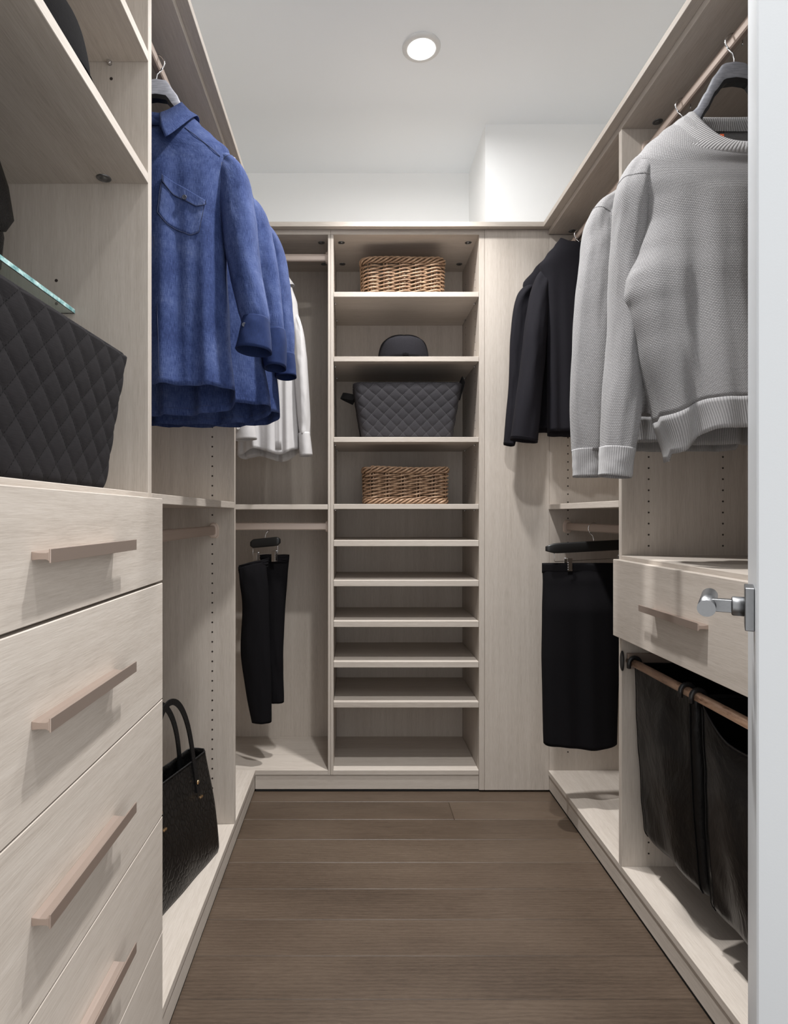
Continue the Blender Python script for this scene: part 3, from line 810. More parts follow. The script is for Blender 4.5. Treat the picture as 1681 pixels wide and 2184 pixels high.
# denim shirt 2
y2 = 1.585
r2 = [(330, 322, 438, .045), (352, 296, 462, .05), (385, 250, 505, .052), (420, 215, 540, .052), (450, 210, 545, .056), (520, 216, 534, .062), (620, 214, 540, .066), (740, 206, 556, .068), (868, 190, 577, .07)]
s2 = [(508, 420, 14, .026, 1.585), (535, 446, 21, .034, 1.585), (549, 485, 26, .04, 1.58), (557, 540, 30, .045, 1.575), (566, 600, 30, .044, 1.572), (576, 670, 28, .04, 1.57), (583, 715, 24, .038, 1.568)]
c2 = [(583, 708, 24, .040, 1.568), (586, 735, 24, .042, 1.567), (587, 786, 21, .044, 1.566)]
denim_shirt('middle blue denim shirt, sleeve and hem showing behind the nearest', y2, 380, r2, s2, c2, lambda c, s: .0 if s < 0 else .035*abs(s)**.5, 4.0)
collar_part(bpy.data.objects['denim_shirt.001'], P(380, 0, y2).x, y2, P(0, 337, y2).z, .07, .05, M['denim'])
# denim shirt 3
y3 = 1.75
r3 = [(402, 362, 468, .045), (422, 340, 492, .05), (450, 305, 528, .052), (480, 275, 562, .052), (508, 268, 570, .056), (570, 270, 566, .062), (660, 262, 572, .066), (770, 246, 586, .068), (882, 235, 596, .07)]
s3 = [(545, 480, 13, .026, 1.75), (570, 504, 19, .034, 1.748), (583, 545, 25, .042, 1.744), (590, 595, 27, .045, 1.74), (596, 640, 26, .044, 1.736), (604, 710, 23, .04, 1.733), (608, 765, 19, .036, 1.73)]
c3 = [(608, 758, 19, .038, 1.73), (610, 780, 19, .04, 1.73), (611, 805, 20, .04, 1.73)]
root3, b3, R3, sl3, cf3, cr3 = denim_shirt('farthest blue denim shirt, long sleeve showing beside the pale blouse', y3, 415, r3, s3, c3, lambda c, s: .0 if s < 0 else .03*abs(s)**.5, 8.0)
collar_part(root3, P(415, 0, y3).x, y3, P(0, 408, y3).z, .065, .05, M['denim'])
pf3, G = patch(b3, R3, y3, [(540, 580), (583, 588), (582, 602), (540, 594)], M['denim'], .004, 'pocket_flap')
button(b3, P(575, 594, y3-.062), (0, -1, 0), M['button'], .0055)
HG = 'hangers on the left upper rod'
for yy, lab in ((y1, 'pale grey wooden hanger inside the nearest denim shirt'), (y2, 'grey wooden hanger hidden inside the middle denim shirt'), (y3, 'grey wooden hanger hidden inside the farthest denim shirt')):
    wood_hanger('clothes_hanger', lab, HG, XRODL, yy+.004, 2.153, M['pale_wood'], half=.185, zc=2.112, drop=1.)

# pale blouses in the back left corner
BG = 'pale satin blouses in the back left corner'
def blouse(label, y0, cx, rows, sleeves, cuffs, seed, buttons=None):
    root = thing('satin_blouse', label, 'blouse', tuple(P(cx, rows[0][0], y0)), BG)
    rings = body_rings(y0, rows, seed=seed, fold=.010, lam=.07, neckdrop=.04, neckspan=.14, hem=lambda c, s: (.0 if s < 0 else .02*abs(s))+.012*math.sin(c*5))
    b = build('blouse_body', MB().loft(rings), M['satin'], root, solid=.0012)
    sls = []
    for sp, cp in zip(sleeves, cuffs):
        sl = build('sleeve', MB().loft(sleeve_rings(sp, seed=seed+len(sls), wr=.004), True, True, False), M['satin'], root, solid=.0012)
        cr = sleeve_rings(cp, m=10, seed=seed+5, wr=.0015, cap=False)
        build('cuff', MB().loft(cr), M['satin'], sl, solid=.002); sls.append(sl)
    collar_part(root, P(cx, 0, y0).x, y0, P(0, rows[0][0]+6, y0).z, .065, .045, M['satin'])
    return root, b, rings, sls
yb = 2.405
rb = [(585, 555, 610, .04), (610, 540, 622, .045), (650, 522, 634, .045), (690, 512, 638, .045), (740, 514, 634, .05), (820, 512, 634, .055), (900, 510, 637, .058), (966, 508, 640, .06)]
sb = [[(628, 668, 8, .02, 2.40), (637, 720, 13, .035, 2.395), (642, 790, 15, .04, 2.39), (647, 870, 14, .04, 2.385), (650, 928, 11, .034, 2.38)],
      [(524, 668, 8, .02, 2.40), (516, 720, 13, .035, 2.36), (512, 790, 17, .04, 2.32), (512, 850, 18, .04, 2.30), (518, 898, 17, .036, 2.29)]]
cb = [[(649, 924, 11, .034, 2.38), (651, 945, 12, .035, 2.38), (653, 973, 13, .036, 2.38)],
      [(519, 892, 19, .034, 2.29), (522, 912, 21, .035, 2.29), (524, 938, 23, .035, 2.29)]]
bl, bb, RB, sls = blouse('pale grey satin blouse with a buttoned placket, nearer of the two', yb, 575, rb, sb, cb, 3.0)
patch(bb, RB, yb, [(590, 700), (602, 700), (604, 962), (590, 962)], M['satin'], .002, 'placket', stitch=False)
button(sls[1], P(508, 913, 2.252), (0, -1, 0), M['pearl'], .006)
yb2 = 2.53
rb2 = [(612, 545, 598, .035), (632, 532, 610, .04), (668, 520, 622, .04), (705, 512, 626, .04), (800, 512, 624, .045), (955, 512, 622, .05)]
sb2 = [[(616, 690, 7, .02, 2.53), (622, 750, 11, .03, 2.53), (622, 850, 11, .03, 2.53), (622, 920, 10, .03, 2.53)],
       [(524, 690, 8, .02, 2.52), (519, 750, 14, .035, 2.50), (520, 850, 16, .036, 2.48), (530, 930, 16, .034, 2.47)]]
cb2 = [[(622, 915, 10, .03, 2.53), (622, 935, 10, .03, 2.53), (622, 950, 10, .03, 2.53)],
       [(531, 925, 17, .03, 2.47), (534, 945, 17, .03, 2.47), (540, 974, 17, .03, 2.47)]]
blouse('pale grey satin blouse, only a cuff showing below the nearer blouse', yb2, 572, rb2, sb2, cb2, 9.0)
wood_hanger('clothes_hanger', 'grey wooden hanger inside the nearer pale blouse', 'hangers on the back rod', P(575, 0, yb).x, yb+.0, 2.153, M['grey_wood'], half=.11, zc=2.06, drop=.8, ang=.0)
wood_hanger('clothes_hanger', 'grey wooden hanger inside the farther pale blouse', 'hangers on the back rod', P(572, 0, yb2).x, yb2, 2.153, M['grey_wood'], half=.09, zc=2.06, drop=.8, ang=.0)

# black tops on the right
TG = 'black long-sleeved tops on the right rod'
def top(label, y0, cx, rows, sleeve, cuff, seed):
    root = thing('jersey_blouse', label, 'top', tuple(P(cx, rows[0][0], y0)), TG)
    rings = body_rings(y0, rows, seed=seed, fold=.006, lam=.09, neckdrop=.03, neckspan=.12, hem=lambda c, s: .0 if s < 0 else .012)
    build('top_body', MB().loft(rings), M['jersey'], root, solid=.0014)
    sr = sleeve_rings(sleeve, seed=seed+2, wr=.004)
    sl = build('sleeve', MB().loft(sr, True, True, False), M['jersey'], root, solid=.0012)
    xm = P(cx, 0, y0).x
    build('sleeve', MB().loft([[Vector((2*xm-p.x, p.y, p.z)) for p in reversed(r)] for r in sr], True, True, False), M['jersey'], root, solid=.0012)
    seam(sl, [p+(p-sum(sr[-2], Vector())/len(sr[-2])).normalized()*.0006 for p in sr[-2]]+[sr[-2][0]], .0008, M['jersey'], 'hem_stitching')
    return root
top('black long-sleeved top, nearer of the two beside the grey sweaters', 2.245, 1232,
    [(508, 1196, 1268, .035), (524, 1184, 1280, .04), (545, 1166, 1298, .042), (566, 1152, 1312, .042), (600, 1158, 1306, .043), (660, 1164, 1300, .044), (760, 1168, 1298, .045), (922, 1170, 1296, .045)],
    [(1192, 574, 12, .024, 2.26), (1167, 588, 17, .03, 2.258), (1154, 622, 20, .036, 2.255), (1145, 690, 23, .04, 2.25), (1137, 770, 25, .04, 2.245), (1127, 860, 27, .04, 2.24), (1117, 941, 29, .038, 2.235)], None, 2.0)
top('black long-sleeved top, farther of the two, against the blank panel', 2.335, 1216,
    [(528, 1182, 1250, .02), (545, 1168, 1262, .025), (575, 1140, 1290, .026), (605, 1116, 1304, .026), (650, 1120, 1300, .026), (760, 1130, 1296, .028), (915, 1140, 1290, .03)],
    [(1150, 612, 10, .018, 2.335), (1128, 622, 15, .021, 2.334), (1115, 650, 18, .024, 2.332), (1108, 720, 19, .026, 2.33), (1104, 820, 19, .026, 2.328), (1094, 900, 16, .026, 2.326), (1086, 950, 11, .024, 2.325)], None, 5.0)
# grey sweaters
SG = 'grey knit sweaters on the right rod'
def sweater(label, y0, cx, rows, sleeve, cuff, hem_at, hemfn, seed, tagc=False, extra=None):
    root = thing('grey_sweater', label, 'sweater', tuple(P(cx, rows[0][0], y0)), SG)
    m = 90
    rings = body_rings(y0, rows, n=112, m=m, seed=seed, fold=.014, lam=.13, neckdrop=.098, neckspan=.30, hem=hemfn, fstart=.25, extra=extra)
    jh = next(j for j in range(m) if rows[0][0]+(rows[-1][0]-rows[0][0])*((j/(m-1))**1.15) > hem_at)
    b = build('sweater_body', MB().loft(rings[:jh+1]), M['knit'], root, solid=.003)
    rib = []
    for q, r in enumerate(rings[jh:]):
        cen = sum(r, Vector())/len(r)
        rib.append([cen+(p-cen)*(1-.012*min(1, q/3)) for p in r])
    build('hem_rib', MB().loft(rib), M['rib'], b, solid=.0035, label='ribbed hem band')
    sr = sleeve_rings(sleeve, m=64, n=48, seed=seed+2, wr=.005)
    sl = build('sleeve', MB().loft(sr, True, True, False), M['knit'], root, solid=.003)
    cr = sleeve_rings(cuff, m=12, n=48, seed=seed+3, wr=.002, cap=False)
    seam(sl, sr[13]+[sr[13][0]], .0011, M['knit'], 'shoulder_seam')
    build('cuff', MB().loft(cr), M['rib'], sl, solid=.003, label='ribbed cuff')
    xm = P(cx, 0, y0).x
    mir = lambda rr: [[Vector((xm+(xm-p.x)*.9, p.y, p.z)) for p in reversed(r)] for r in rr]
    s2_ = build('sleeve', MB().loft(mir(sr), True, True, False), M['knit'], root, solid=.003)
    build('cuff', MB().loft(mir(cr)), M['rib'], s2_, solid=.003, label='ribbed cuff')
    # crew neck: a ribbed band standing on the top ring
    band = []
    def off(r, d, dz=0.):
        c_ = sum(r, Vector())/len(r)
        return [p+Vector((p.x-c_.x, p.y-c_.y, 0)).normalized()*d+Vector((0, 0, dz)) for p in r]
    def strip(f, d, dz=0.):                                  # a line f of the way down the band, pushed d outwards
        out = []
        for i_ in range(len(rings[0])):
            sn = math.sin(2*PI*i_/len(rings[0]))
            q = f*(5+6.5*max(0, -sn)); k_ = int(q); a_ = rings[k_][i_].lerp(rings[k_+1][i_], q-k_)
            c_ = sum(rings[k_], Vector())/len(rings[0])
            out.append(a_+Vector((a_.x-c_.x, (a_.y-c_.y)*1.4, 0)).normalized()*d+Vector((0, 0, dz)))
        return out
    band = [strip(1, .0020), strip(.93, .0045, .001), strip(.6, .0055, .0015), strip(.2, .0055, .002), strip(0, .0045, .004), strip(0, -.001, .0055), strip(0, -.004, .001), strip(.3, -.006), strip(.9, -.006)]
    build('neckband', MB().loft(band), M['rib'], b, label='ribbed crew neckband')
    if tagc: build('neck_tag', MB().obox(Vector((xm+.0, y0+.045, P(0, 262, y0).z)), Vector((1, 0, 0)), Vector((0, 1, 0)), Vector((0, 0, 1)), (-.0045, .0045), (0, .001), (-.012, .004)), M['orange'], root, label='small orange label')
    return root, b, rings, sl
ys1, cxs = 1.328, 1567
rs = [(243, 1474, 1660, .050), (256, 1452, 1682, .056), (285, 1412, 1722, .062), (315, 1378, 1756, .064), (345, 1354, 1780, .062), (400, 1354, 1780, .066), (440, 1370, 1764, .069), (480, 1375, 1759, .071), (545, 1362, 1772, .074), (598, 1339, 1795, .076), (630, 1337, 1797, .076), (665, 1348, 1786, .076), (740, 1366, 1768, .076), (860, 1402, 1732, .074), (925, 1424, 1710, .072)]
ss = [(1405, 345, 22, .03, 1.33), (1368, 366, 29, .038, 1.332), (1350, 412, 32, .045, 1.338), (1346, 480, 33, .046, 1.352), (1341, 560, 35, .044, 1.368), (1337, 660, 36, .043, 1.378), (1332, 770, 38, .043, 1.38), (1325, 870, 38, .042, 1.376), (1317, 962, 33, .04, 1.372)]
sc1 = [(1317, 956, 32, .039, 1.372), (1314, 985, 30, .037, 1.371), (1311, 1017, 29, .036, 1.37)]
def sstep(a, b, x): x = max(0, min(1, (x-a)/(b-a))); return x*x*(3-2*x)
def sw_hem(c, s): return .046*(1-sstep(-.98, -.5, c))+(.016 if s > 0 else 0)
def sw_extra(c, s, t): return (-.022*sstep(-.66, -.58, c)*sstep(.55, 1., t) if s < 0 else 0)
swr, swb, RS, swsl = sweater('grey knit crew-neck sweater on a grey hanger, nearest the door', ys1, cxs, rs, ss, sc1, 858, sw_hem, 2.3, True, sw_extra)
ys2, cx2 = 1.535, 1457
rs2 = [(366, 1375, 1539, .05), (378, 1360, 1554, .055), (400, 1322, 1592, .058), (428, 1286, 1628, .058), (460, 1266, 1648, .06), (520, 1272, 1640, .066), (620, 1276, 1636, .07), (740, 1300, 1610, .072), (860, 1324, 1590, .072), (948, 1340, 1574, .07)]
ss2 = [(1335, 430, 20, .03, 1.535), (1298, 448, 27, .036, 1.533), (1278, 490, 31, .042, 1.53), (1272, 550, 33, .048, 1.525), (1266, 630, 35, .05, 1.52), (1262, 740, 37, .05, 1.515), (1258, 860, 37, .048, 1.512), (1257, 965, 32, .044, 1.51)]
sc2 = [(1257, 958, 32, .042, 1.51), (1257, 985, 30, .04, 1.51), (1257, 1017, 29, .038, 1.51)]
sweater('grey knit sweater hanging behind the nearest one', ys2, cx2, rs2, ss2, sc2, 892, lambda c, s: .012 if s > 0 else 0, 6.1)
HR = 'hangers on the right upper rod'
wood_hanger('clothes_hanger', 'slate grey wooden hanger with chrome hook in the nearest sweater', HR, XRODR, ys1+.004, 2.153, M['grey_wood'], half=.205, zc=2.105, drop=1., flip=-1)
wood_hanger('clothes_hanger', 'grey hanger with chrome hook in the second sweater', HR, XRODR, ys2+.004, 2.153, M['grey_wood'], half=.195, zc=2.085, drop=1., flip=-1)
wood_hanger('clothes_hanger', 'grey hanger with chrome hook in the nearer black top', HR, XRODR, 2.247, 2.153, M['grey_wood'], half=.115, zc=2.105, drop=1., flip=-1)
wood_hanger('clothes_hanger', 'grey hanger with chrome hook in the farther black top', HR, XRODR, 2.335, 2.153, M['grey_wood'], half=.12, zc=2.10, drop=1., flip=-1)

# trousers on the lower back rod
yt = YR
xt = P(566, 0, yt).x
clip_hanger('short black clip hanger holding the trousers on the lower back rod', xt, yt, 1.055, CAMZ-(1157-VY)*yt/F, .064, ang=-.15, tilt=.10)
tr = thing('black_trousers', 'black trousers clipped to a short hanger at the back left', 'trousers', tuple(P(565, 1190, yt)))
def leg(rows, seed, y0, tilt=0.):
    rings = []
    rr = catmull(rows, 46)
    for j, (px_l, px_r, py, hd, dy) in enumerate(rr):
        a, b = P(px_l, py, y0), P(px_r, py, y0); cx, hw = (a.x+b.x)/2, (b.x-a.x)/2
        rings.append([Vector((cx+hw*math.copysign(abs(math.cos(t))**.85, math.cos(t))+.002*nz(math.cos(t)*2, j*.13, seed), y0+dy+hd*math.sin(t)+.004*nz(math.cos(t)*3+seed, math.sin(t), j*.12), a.z+tilt*hw*math.cos(t)*max(0, 1-(py-rows[0][2])/90))) for t in [2*PI*k/36 for k in range(36)]])
    return rings
build('trouser_leg', MB().loft(leg([(512, 570, 1203, .012, -.035), (516, 572, 1235, .028, -.035), (521, 576, 1290, .034, -.035), (518, 578, 1380, .034, -.035), (527, 581, 1460, .03, -.035), (541, 581, 1533, .026, -.035)], 1., yt, .26)), M['crepe'], tr, solid=.0015)
build('trouser_leg', MB().loft(leg([(556, 615, 1188, .012, .03), (560, 611, 1230, .026, .03), (564, 606, 1300, .03, .03), (566, 602, 1390, .03, .03), (566, 602, 1440, .028, .03), (570, 603, 1502, .024, .03)], 4., yt)), M['crepe'], tr, solid=.0015)
build('waistband', MB().loft(leg([(513, 575, 1197, .010, -.03), (512, 574, 1206, .016, -.03), (513, 573, 1214, .018, -.03)], 2., yt, .26)), M['crepe'], tr, solid=.0015)
build('waistband', MB().loft(leg([(553, 615, 1184, .010, .026), (553, 615, 1192, .016, .026), (555, 613, 1200, .018, .026)], 3., yt)), M['crepe'], tr, solid=.0015)

# skirt on the right lower rod
ysk = 2.116
clip_hanger('long black clip hanger holding the skirt on the right lower rod', XRODR, ysk, 1.056, CAMZ-(1165-VY)*ysk/F, .176, ang=.10, tilt=.045, clips=(-.53, .6), flip=-1)
sk = thing('black_skirt', 'straight black skirt clipped to a long hanger at the right', 'skirt', tuple(P(1236, 1205, ysk)))
rk = [(1204, 1158, 1330, .0095), (1216, 1158, 1330, .0105), (1240, 1159, 1328, .022), (1300, 1158, 1324, .044), (1400, 1157, 1320, .048), (1500, 1159, 1316, .05), (1560, 1160, 1314, .05), (1586, 1161, 1313, .05)]
rk_r = body_rings(ysk, rk, seed=5, fold=.006, lam=.16, hem=lambda c, s: .004*math.sin(c*4+1), fstart=.0, sq=.9)
skb = build('skirt_body', MB().loft(rk_r), M['crepe'], sk, solid=.0015)
wb = body_rings(ysk, [(1201, 1157, 1331, .0085), (1208, 1157, 1331, .0105), (1222, 1157, 1331, .0115)], seed=5, fold=.0, m=5)
build('waistband', MB().loft(wb), M['crepe'], sk, solid=.0015)

# ------------------------------------------------------------------ baskets, hats, bags
def wicker_basket(label, cx, cy, z0, hx, hy, h, rot, group, seed):
    t = thing('wicker_basket', label, 'basket', (cx, cy, z0), group)
    rg = random.Random(seed); ca, sa = math.cos(rot), math.sin(rot)
    def at(p, z): return Vector((cx+p.x*ca-p.y*sa, cy+p.x*sa+p.y*ca, z0+z))
    NS = 16; sub = 10; n = NS*sub
    pts, per = rect_path(n, hx, hy, .03)
    def fl(z): return 1+.03*z/h
    # stakes in pairs
    mb = MB()
    for i in range(NS):
        for d in (-1, 1):
            p, nn = pts[(i*sub+d) % n]
            mb.tube([at(p*fl(z), z) for z in (.004, h*.5, h-.012)], .0032, 6)
    build('stakes', mb, M['wicker'], t)
    mb = MB(); z = .028; row = 0
    while z < h-.034:
        for strand in range(2):
            ph = row+strand; ring = []
            jz = rg.uniform(-.0008, .0008)
            for i in range(n):
                p, nn = pts[i]; a = PI*i/sub+PI*ph
                ring.append(at(p*fl(z)+nn*(.0075*math.cos(a)), z+jz+.0042*math.sin(a)+.0010*math.sin(i*.37+row)))
            mb.tube(ring, .0033+rg.uniform(-.0003, .0004), 6, closed=True)
        z += .0150; row += 1
    build('weave', mb, M['wicker'], t)
    for nm, zz, rr in (('rim', h-.016, .0115), ('foot_braid', .013, .0105)):
        mb = MB()
        for st in range(5):
            ring = []
            for i in range(n*2):
                f = i/2; p0, n0 = pts[int(f) % n]; p1, n1 = pts[(int(f)+1) % n]; q = f-int(f)
                p = p0.lerp(p1, q); nn = n0.lerp(n1, q)
                a = 2*PI*(i/(n*2))*NS*.55//1*0+2*PI*(i/(n*2))*9+2*PI*st/5
                ring.append(at(p*fl(zz)+nn*(.0085*math.cos(a)), zz+rr*math.sin(a)*.95+.0035*math.sin(i*.045+seed)*(1 if nm == 'rim' else 0)))
            mb.tube(ring, .0042, 6, closed=True)
        build(nm, mb, M['wicker'], t)
    mb = MB(); mb.loft([[at(p*.96, .003) for p, _ in pts], [at(p*.96, .008) for p, _ in pts]], True, True, True, smooth=False)
    build('basket_floor', mb, M['wicker'], t)
    return t
WG = 'wicker baskets in the shelf tower'
wicker_basket('brown wicker basket on the top shelf of the tower', .201, 2.565, SZ[0], .163, .105, .172, -.05, WG, 1)
wicker_basket('brown wicker basket on the fourth shelf, below the quilted basket', .2095, 2.550, SZ[3], .166, .095, .157, -.012, WG, 2)

def quilted_basket(label, cx, cy, z0, lx, ly, h, flare, rot, mat, ends=True):
    t = thing('quilted_basket', label, 'basket', (cx, cy, z0))
    ca, sa = math.cos(rot), math.sin(rot)
    def at(x, y, z): return Vector((cx+x*ca-y*sa, cy+x*sa+y*ca, z0+z))
    n, m = 420, 72; rings = []
    pts, per = rect_path(n, lx/2, ly/2, .022); pm = per+2*flare*1.35
    pm = QS*round(pm/QS)
    for j in range(m):
        v = h*j/(m-1); k = v/h; r = []
        e = min(1, v/.012); e2 = 1
        for i, (p, nn) in enumerate(pts):
            u = pm*i/n
            a = abs(math.sin(PI*(u+(v-h))/QS)); b = abs(math.sin(PI*(u-(v-h))/QS))
            puff = .0027*(min(a, .9)/.9*min(b, .9)/.9)**.42
            fx = (lx/2+flare*k)/(lx/2); fy = (ly/2+flare*.35*k)/(ly/2)
            ins = -.010*(1-math.sqrt(max(0, 1-(1-e)**2)))
            q = Vector((p.x*fx, p.y*fy, 0))+nn*(puff+ins+.002*nz(u*6, v*8, 1.))
            r.append(at(q.x, q.y, v+.0015*nz(u*5, 3., v)))
        rings.append(r)
    mb = MB().loft(list(reversed(rings)), uv=([pm*i/n for i in range(n+1)], [h*j/(m-1) for j in range(m)]))
    body = build('basket_body', mb, mat, t, solid=.004, solid_off=-1)
    build('basket_floor', MB().loft([[at(p.x*.94, p.y*.94, .002) for p, _ in pts[::6]], [at(p.x*.94, p.y*.94, .006) for p, _ in pts[::6]]], True, True, True, smooth=False), M['binding'], t)
    fx = (lx/2+flare)/(lx/2); fy = (ly/2+flare*.35)/(ly/2)
    build('rim_binding', MB().tube([at(p.x*fx, p.y*fy, h+.001)for p, _ in pts[::4]], (.004), 8, closed=True), mat, t)
    if ends:
        for sgn, tl in ((-1, .7), (1, -.25)):
            x0 = sgn*(lx/2+flare*.92)
            path = []
            for k in range(21):
                a = PI*k/20
                path.append(at(x0+sgn*(.003+(.030 if sgn > 0 else .052)*math.sin(a)), -.05+.10*k/20, h-.044+(.088 if sgn > 0 else .018)*math.sin(a)))
            rgs = []
            for k, p in enumerate(path):
                up = Vector((-sgn*.45, -.30, .85)).normalized()
                rgs.append([p+up*.013, p+up*.013+Vector((sgn*.0025, 0, 0)), p-up*.013+Vector((sgn*.0025, 0, 0)), p-up*.013])
            build('strap_handle', MB().loft(rgs, True, True, True, smooth=False), M['strap'], t, label='black webbing loop handle')
    return t
quilted_basket('charcoal quilted fabric basket with loop handles on the third shelf', .2135, 2.545, SZ[2], .358, .215, .222, .037, 0, M['quilt_c'])
quilted_basket('large dark quilted basket standing on the left drawer tower', -.562, .815, ZCNT, .372, .285, .228, .048, PI/2-.034, M['quilt_l'], ends=False)

def hat(label, cx, cy, z0, mat, s=1., sy=1.1, bow=True, rot=0):
    t = thing('felt_hat', label, 'hat', (cx, cy, z0))
    prof = [(.107, .0), (.1068, .02), (.1035, .045), (.098, .068), (.091, .083), (.078, .097), (.058, .110), (.03, .118), (.0, .120)]
    rr = catmull(prof, 30)
    mb = MB(); n = 56; rings = []
    for r, z in rr:
        rings.append([Vector((cx+s*r*math.cos(a), cy+s*sy*r*math.sin(a), z0+.004+s*(z-(.014*max(0, 1-abs(math.cos(a))*1.0) if z > .09 else 0)*(r/.1)))) for a in [2*PI*k/n for k in range(n)]])
    build('crown', mb.loft(rings), mat, t, solid=.003, solid_off=-1)
    bp = [(.104, .002), (.108, .001), (.112, .0018), (.114, .003), (.112, .0042), (.108, .0036), (.104, .005)]
    build('brim', MB().lathe([(r*s, z) for r, z in bp], (cx, cy, z0), 56, False, False, 1., sy), mat, t)
    if bow:
        b = Vector((cx-.0, cy-s*sy*.1075, z0+.014))
        build('hat_band', MB().lathe([(.1068*s, .004), (.1078*s, .005), (.1078*s, .016), (.1066*s, .017)], (cx, cy, z0), 56, False, False, 1., sy), M['felt_b'], t)
        build('bow', MB().obox(b, Vector((1, 0, 0)), Vector((0, -1, 0)), Vector((0, 0, 1)), (-.012, .012), (0, .004), (-.005, .005)).obox(b, Vector((1, 0, 0)), Vector((0, -1, 0)), Vector((0, 0, 1)), (-.003, .003), (0, .006), (-.006, .006)), M['felt_b'], t, bevel=.0012)
    return t
hat('charcoal wool felt hat on the second shelf of the tower', .2035, 2.525, SZ[1], M['felt'])
hat('black felt hat high on the upper shelf of the left tower', -.522, .885, 1.7535, M['felt_b'], 1.12, 1.1, False)

# black flap bag on the glass shelf
hb = thing('flap_bag', 'black flap bag on the glass shelf at the left edge', 'bag', (-.60, .86, gz))
mb = MB(); rgs = []
for z, hx_, hy_ in ((.0, .050, .105), (.006, .054, .110), (.05, .058, .112), (.11, .05, .108), (.17, .032, .100), (.20, .022, .096)):
    pp, _ = rect_path(64, hx_, hy_, min(hx_, .02)*.9)
    rgs.append([Vector((-.618+p.x, .86+p.y, gz+.0005+z)) for p, _ in pp])
build('bag_body', mb.loft(rgs, True, True, True), M['smooth_leather'], hb)
fl_r = []
for x_, z_ in ((-0.653, 0.195), (-0.633, 0.212), (-0.603, 0.212), (-0.583, 0.195), (-0.565, 0.140), (-0.556, 0.085), (-0.554, 0.055)):
    w_ = .116 if z_ > .08 else .110-.02*(.085-z_)/.03
    fl_r.append([Vector((x_, .86-w_+2*w_*k/20, gz+z_-(.0 if z_ > .07 else .012*(1-abs(2*k/20-1)**3)))) for k in range(21)])
build('flap', MB().loft(fl_r, False), M['smooth_leather'], hb, solid=.004, solid_off=0, label='black flap folded over the front')

# tote on the left base shelf
A = Vector((-.405, 1.815, ZBASE)); dr_ = Vector((-.253, -.967, 0)).normalized(); nn = Vector((.967, -.253, 0)).normalized()
tb = thing('tote_bag', 'black embossed leather tote bag on the left base shelf', 'bag', tuple(A+dr_*.19))
BLn, BH, BD = .38, .305, .125
def tp(u, v, d):                  # u along the bag from its far end, v up, d depth from the front
    return A+dr_*u+Vector((0, 0, v))-nn*d
rgs = []
for j in range(30):
    k = j/29; v = BH*k
    lean = .040*k**1.3; dep = BD*(1-.55*k**1.2)
    e = math.sqrt(max(0, 1-(1-min(1, (v+.0015)/.018))**2))
    u0, u1 = -.004+.016*k**.8-.006*math.sin(PI*k), BLn+.004-.016*k**.8
    pp, _ = rect_path(120, (u1-u0)/2, dep/2, .016)
    ring = []
    for p, q in pp:
        ins = (1-e)*.014
        bul = .006*math.sin(PI*min(1, k*1.1))*math.sin(PI*min(1, max(0, (p.x+(u1-u0)/2)/(u1-u0))))
        ring.append(tp((u0+u1)/2+p.x*(1-ins*2), v, lean+dep/2+p.y*(1-ins*6)+(-bul if q.y < -.5 else 0)+.004*nz(p.x*9, v*8, 2.)))
    rgs.append(ring)
tbody = build('tote_body', MB().loft(list(reversed(rgs)), True, False, True), M['croc'], tb, solid=.003)
topr = rgs[-1]
build('top_binding', MB().tube(topr[::3], .0028, 6, closed=True), M['smooth_leather'], tbody)
def strap(path, side, w_=.0105, th=.0035):
    r_ = []
    for k, p in enumerate(path):
        a = path[max(k-1, 0)]; b = path[min(k+1, len(path)-1)]; t_ = (b-a).normalized(); s_ = nn.cross(t_).normalized()
        r_.append([p+s_*w_/2*1.0+nn*th/2, p+s_*w_/2-nn*th/2, p-s_*w_/2-nn*th/2, p-s_*w_/2+nn*th/2])
    return MB().loft(r_, True, True, True, smooth=False)
for dd, nm in ((.0, 'front'), (.052, 'rear')):
    u_a, u_b = .098, .285
    base = .045+dd
    path = []
    lo = .218 if dd == 0 else .27
    for k in range(41):
        f = k/40; a = PI*f
        u = (u_a+u_b)/2-(u_b-u_a)/2*math.cos(a)*(1 if f in (0, 1) else 1)
        v = lo+(.50-lo)*max(0, math.sin(a))**.62-(.0 if dd == 0 else .012)
        d = (.040*(min(v, BH)/BH)**1.3-.0045+.020*max(0, v-BH)/.2) if dd == 0 else (.080+.02*math.sin(a))
        path.append(tp(u, v, d))
    h_ = build('handle', strap(path, 1, .017, .004), M['smooth_leather'], tb)
    if dd == 0:
        for u in (u_a, u_b):
            for v, r_ in ((.246, .0062),):
                build('rivet', MB().lathe([(r_, 0), (r_*.9, .003), (r_*.4, .0045), (0, .005)], tp(u, v, .040*(v/BH)**1.3-.0068), 14, True, False, axis=nn), M['gold'], h_, label='pale gold rivet')
            build('buckle', MB().obox(tp(u, .204, .040*(.204/BH)**1.3-.0065), nn, dr_, Vector((0, 0, 1)), (0, .007), (-.009, .006), (-.003, .003)), M['gold'], h_, bevel=.001)

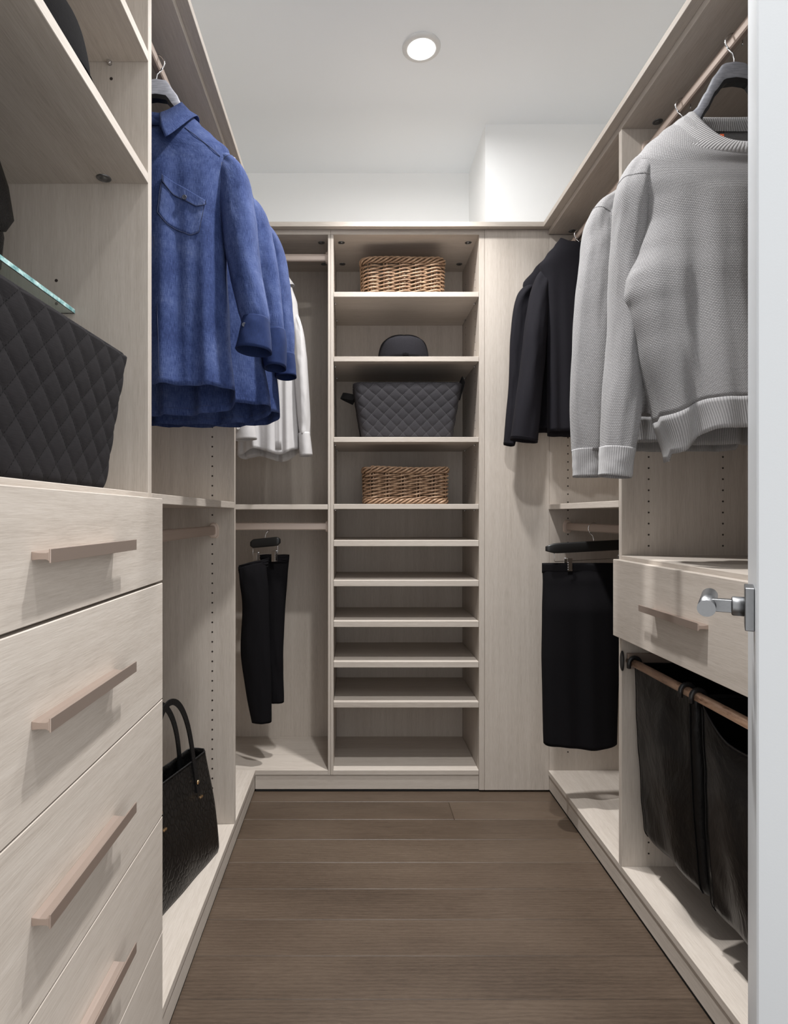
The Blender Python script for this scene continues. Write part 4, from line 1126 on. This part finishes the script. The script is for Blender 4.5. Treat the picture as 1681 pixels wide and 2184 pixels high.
# laundry hamper under the right drawer
hm = thing('laundry_hamper', 'pull-out hamper frame with copper rail under the right drawer', 'hamper', (.80, 1.41, .68))
XHR, ZHR = .790, .682
build('front_rail', MB().tube([(XHR, RY0+T+.012, ZHR), (XHR, 1.725, ZHR)], .0112, 20), M['copper'], hm, label='copper coloured round rail')
build('rear_rail', MB().tube([(XHR+.27, RY0+T+.012, ZHR), (XHR+.27, 1.725, ZHR)], .0085, 16), M['copper'], hm)
for yy, s_ in ((1.7285, -1), (RY0+T+.001, 1)):
    y_a, y_b = sorted((yy, yy+s_*.012))
    build('slide', MB().box(XHR-.008, XHR+.29, y_a, y_b, ZHR-.022, ZHR+.022), M['champagne'], hm, bevel=.001)
    rr = []
    build('end_plate', MB().lathe([(.010, 0), (.010, .003)], (XHR-.0225, yy+s_*.004, ZHR), 24, True, True, 3.0, 1.0, axis=(-1, 0, 0)) if False else
          MB().loft([[Vector((xx, yy+s_*.005+.010*math.cos(a)*sc_, ZHR+.029*math.sin(a)*sc_)) for a in [2*PI*k/28 for k in range(28)]] for xx, sc_ in ((XHR-.0205, 1), (XHR-.0235, 1), (XHR-.0255, .85))], True, True, True, smooth=False), M['black_plastic'], hm, label='black oval end cap')
def hamper_bag(label, ya, yb_, seed, sag):
    root = thing('laundry_bag', label, 'laundry bag', (.93, (ya+yb_)/2, ZBASE+.1), 'black laundry bags on the hamper rail')
    yc, hl = (ya+yb_)/2, (yb_-ya)/2
    n, m = 120, 52; rings = []; z1, z0 = ZHR-.006, .188
    for j in range(m):
        k = j/(m-1)                                     # 0 top, 1 bottom
        e = math.sqrt(max(.0, 1-(max(0, (k-.93)/.07))**2))
        pp, per = rect_path(n, .128-.016*k, hl*(1-.055*k)*(.96+.04*e), .020)
        r = []
        for i, (p, q) in enumerate(pp):
            bul = .016*math.sin(PI*k)*(1-abs(p.y/hl)**2) if abs(q.x) > .5 else .004*math.sin(PI*k)
            wv = (.004*nz(p.x*9+seed, p.y*7, k*2.4)+.0035*nz(p.x*20, p.y*16+seed, k*7))*(1-.6*abs(p.y/hl)**6)+.004*math.sin(p.y*38+seed+k*3)*k
            z = z1+(z0-z1)*k
            if q.x < -.3: z -= sag*(1-abs(p.y/hl)**2.2)*(1-k)**1.5*max(0, -q.x)
            z += .010*nz(p.y*8, p.x*8, seed+3)*(k**2)
            c_ = Vector((p.x*(e*.25+.75), p.y, 0)) if k > .93 else p
            lean = .012*k
            r.append(Vector((.921+lean+c_.x+q.x*(bul+wv-(.010 if sag and q.x < -.3 else 0)*(1-k)), yc+c_.y+q.y*wv*.6, z)))
        rings.append(r)
    b = build('bag_body', MB().loft(rings, True, False, True), M['nylon'], root, solid=.0015)
    for sy_ in (-1, 1):                                 # piped corner seams
        idx = min(range(n), key=lambda i: (rings[20][i].x-.7)**2+(rings[20][i].y-(yc+sy_*hl))**2*4)
        build('corner_seam', MB().tube([r[idx]+Vector((-.002, 0, 0)) for r in rings[1:-1]], .0015, 6), M['nylon'], b)
    build('rim', MB().tube([p+Vector((0, 0, .001)) for p in rings[0][::2]], .0024, 6, closed=True), M['black_plastic'], b)
    for yy in (ya+.018, yb_-.018):                      # hooks over the front rail
        pts = [Vector((XHR+.0135*math.cos(a)*1.0, yy, ZHR+.0135*math.sin(a))) for a in [math.radians(200-x) for x in range(0, 241, 15)]]
        pts = [Vector((XHR-.0165, yy, ZHR-.014))]+[Vector((XHR-.0160*math.cos(math.radians(t_)), yy, ZHR+.0165*math.sin(math.radians(t_)))) for t_ in range(0, 181, 15)]+[Vector((XHR+.02, yy, ZHR-.006))]
        build('rail_hook', MB().tube(pts, .0056, 12), M['black_plastic'], root)
    return root
hamper_bag('black laundry bag hanging nearer the corner', 1.408, 1.712, 1., .0)
hamper_bag('black laundry bag hanging nearer the door, its mouth sagging open', 1.108, 1.398, 6., .072)
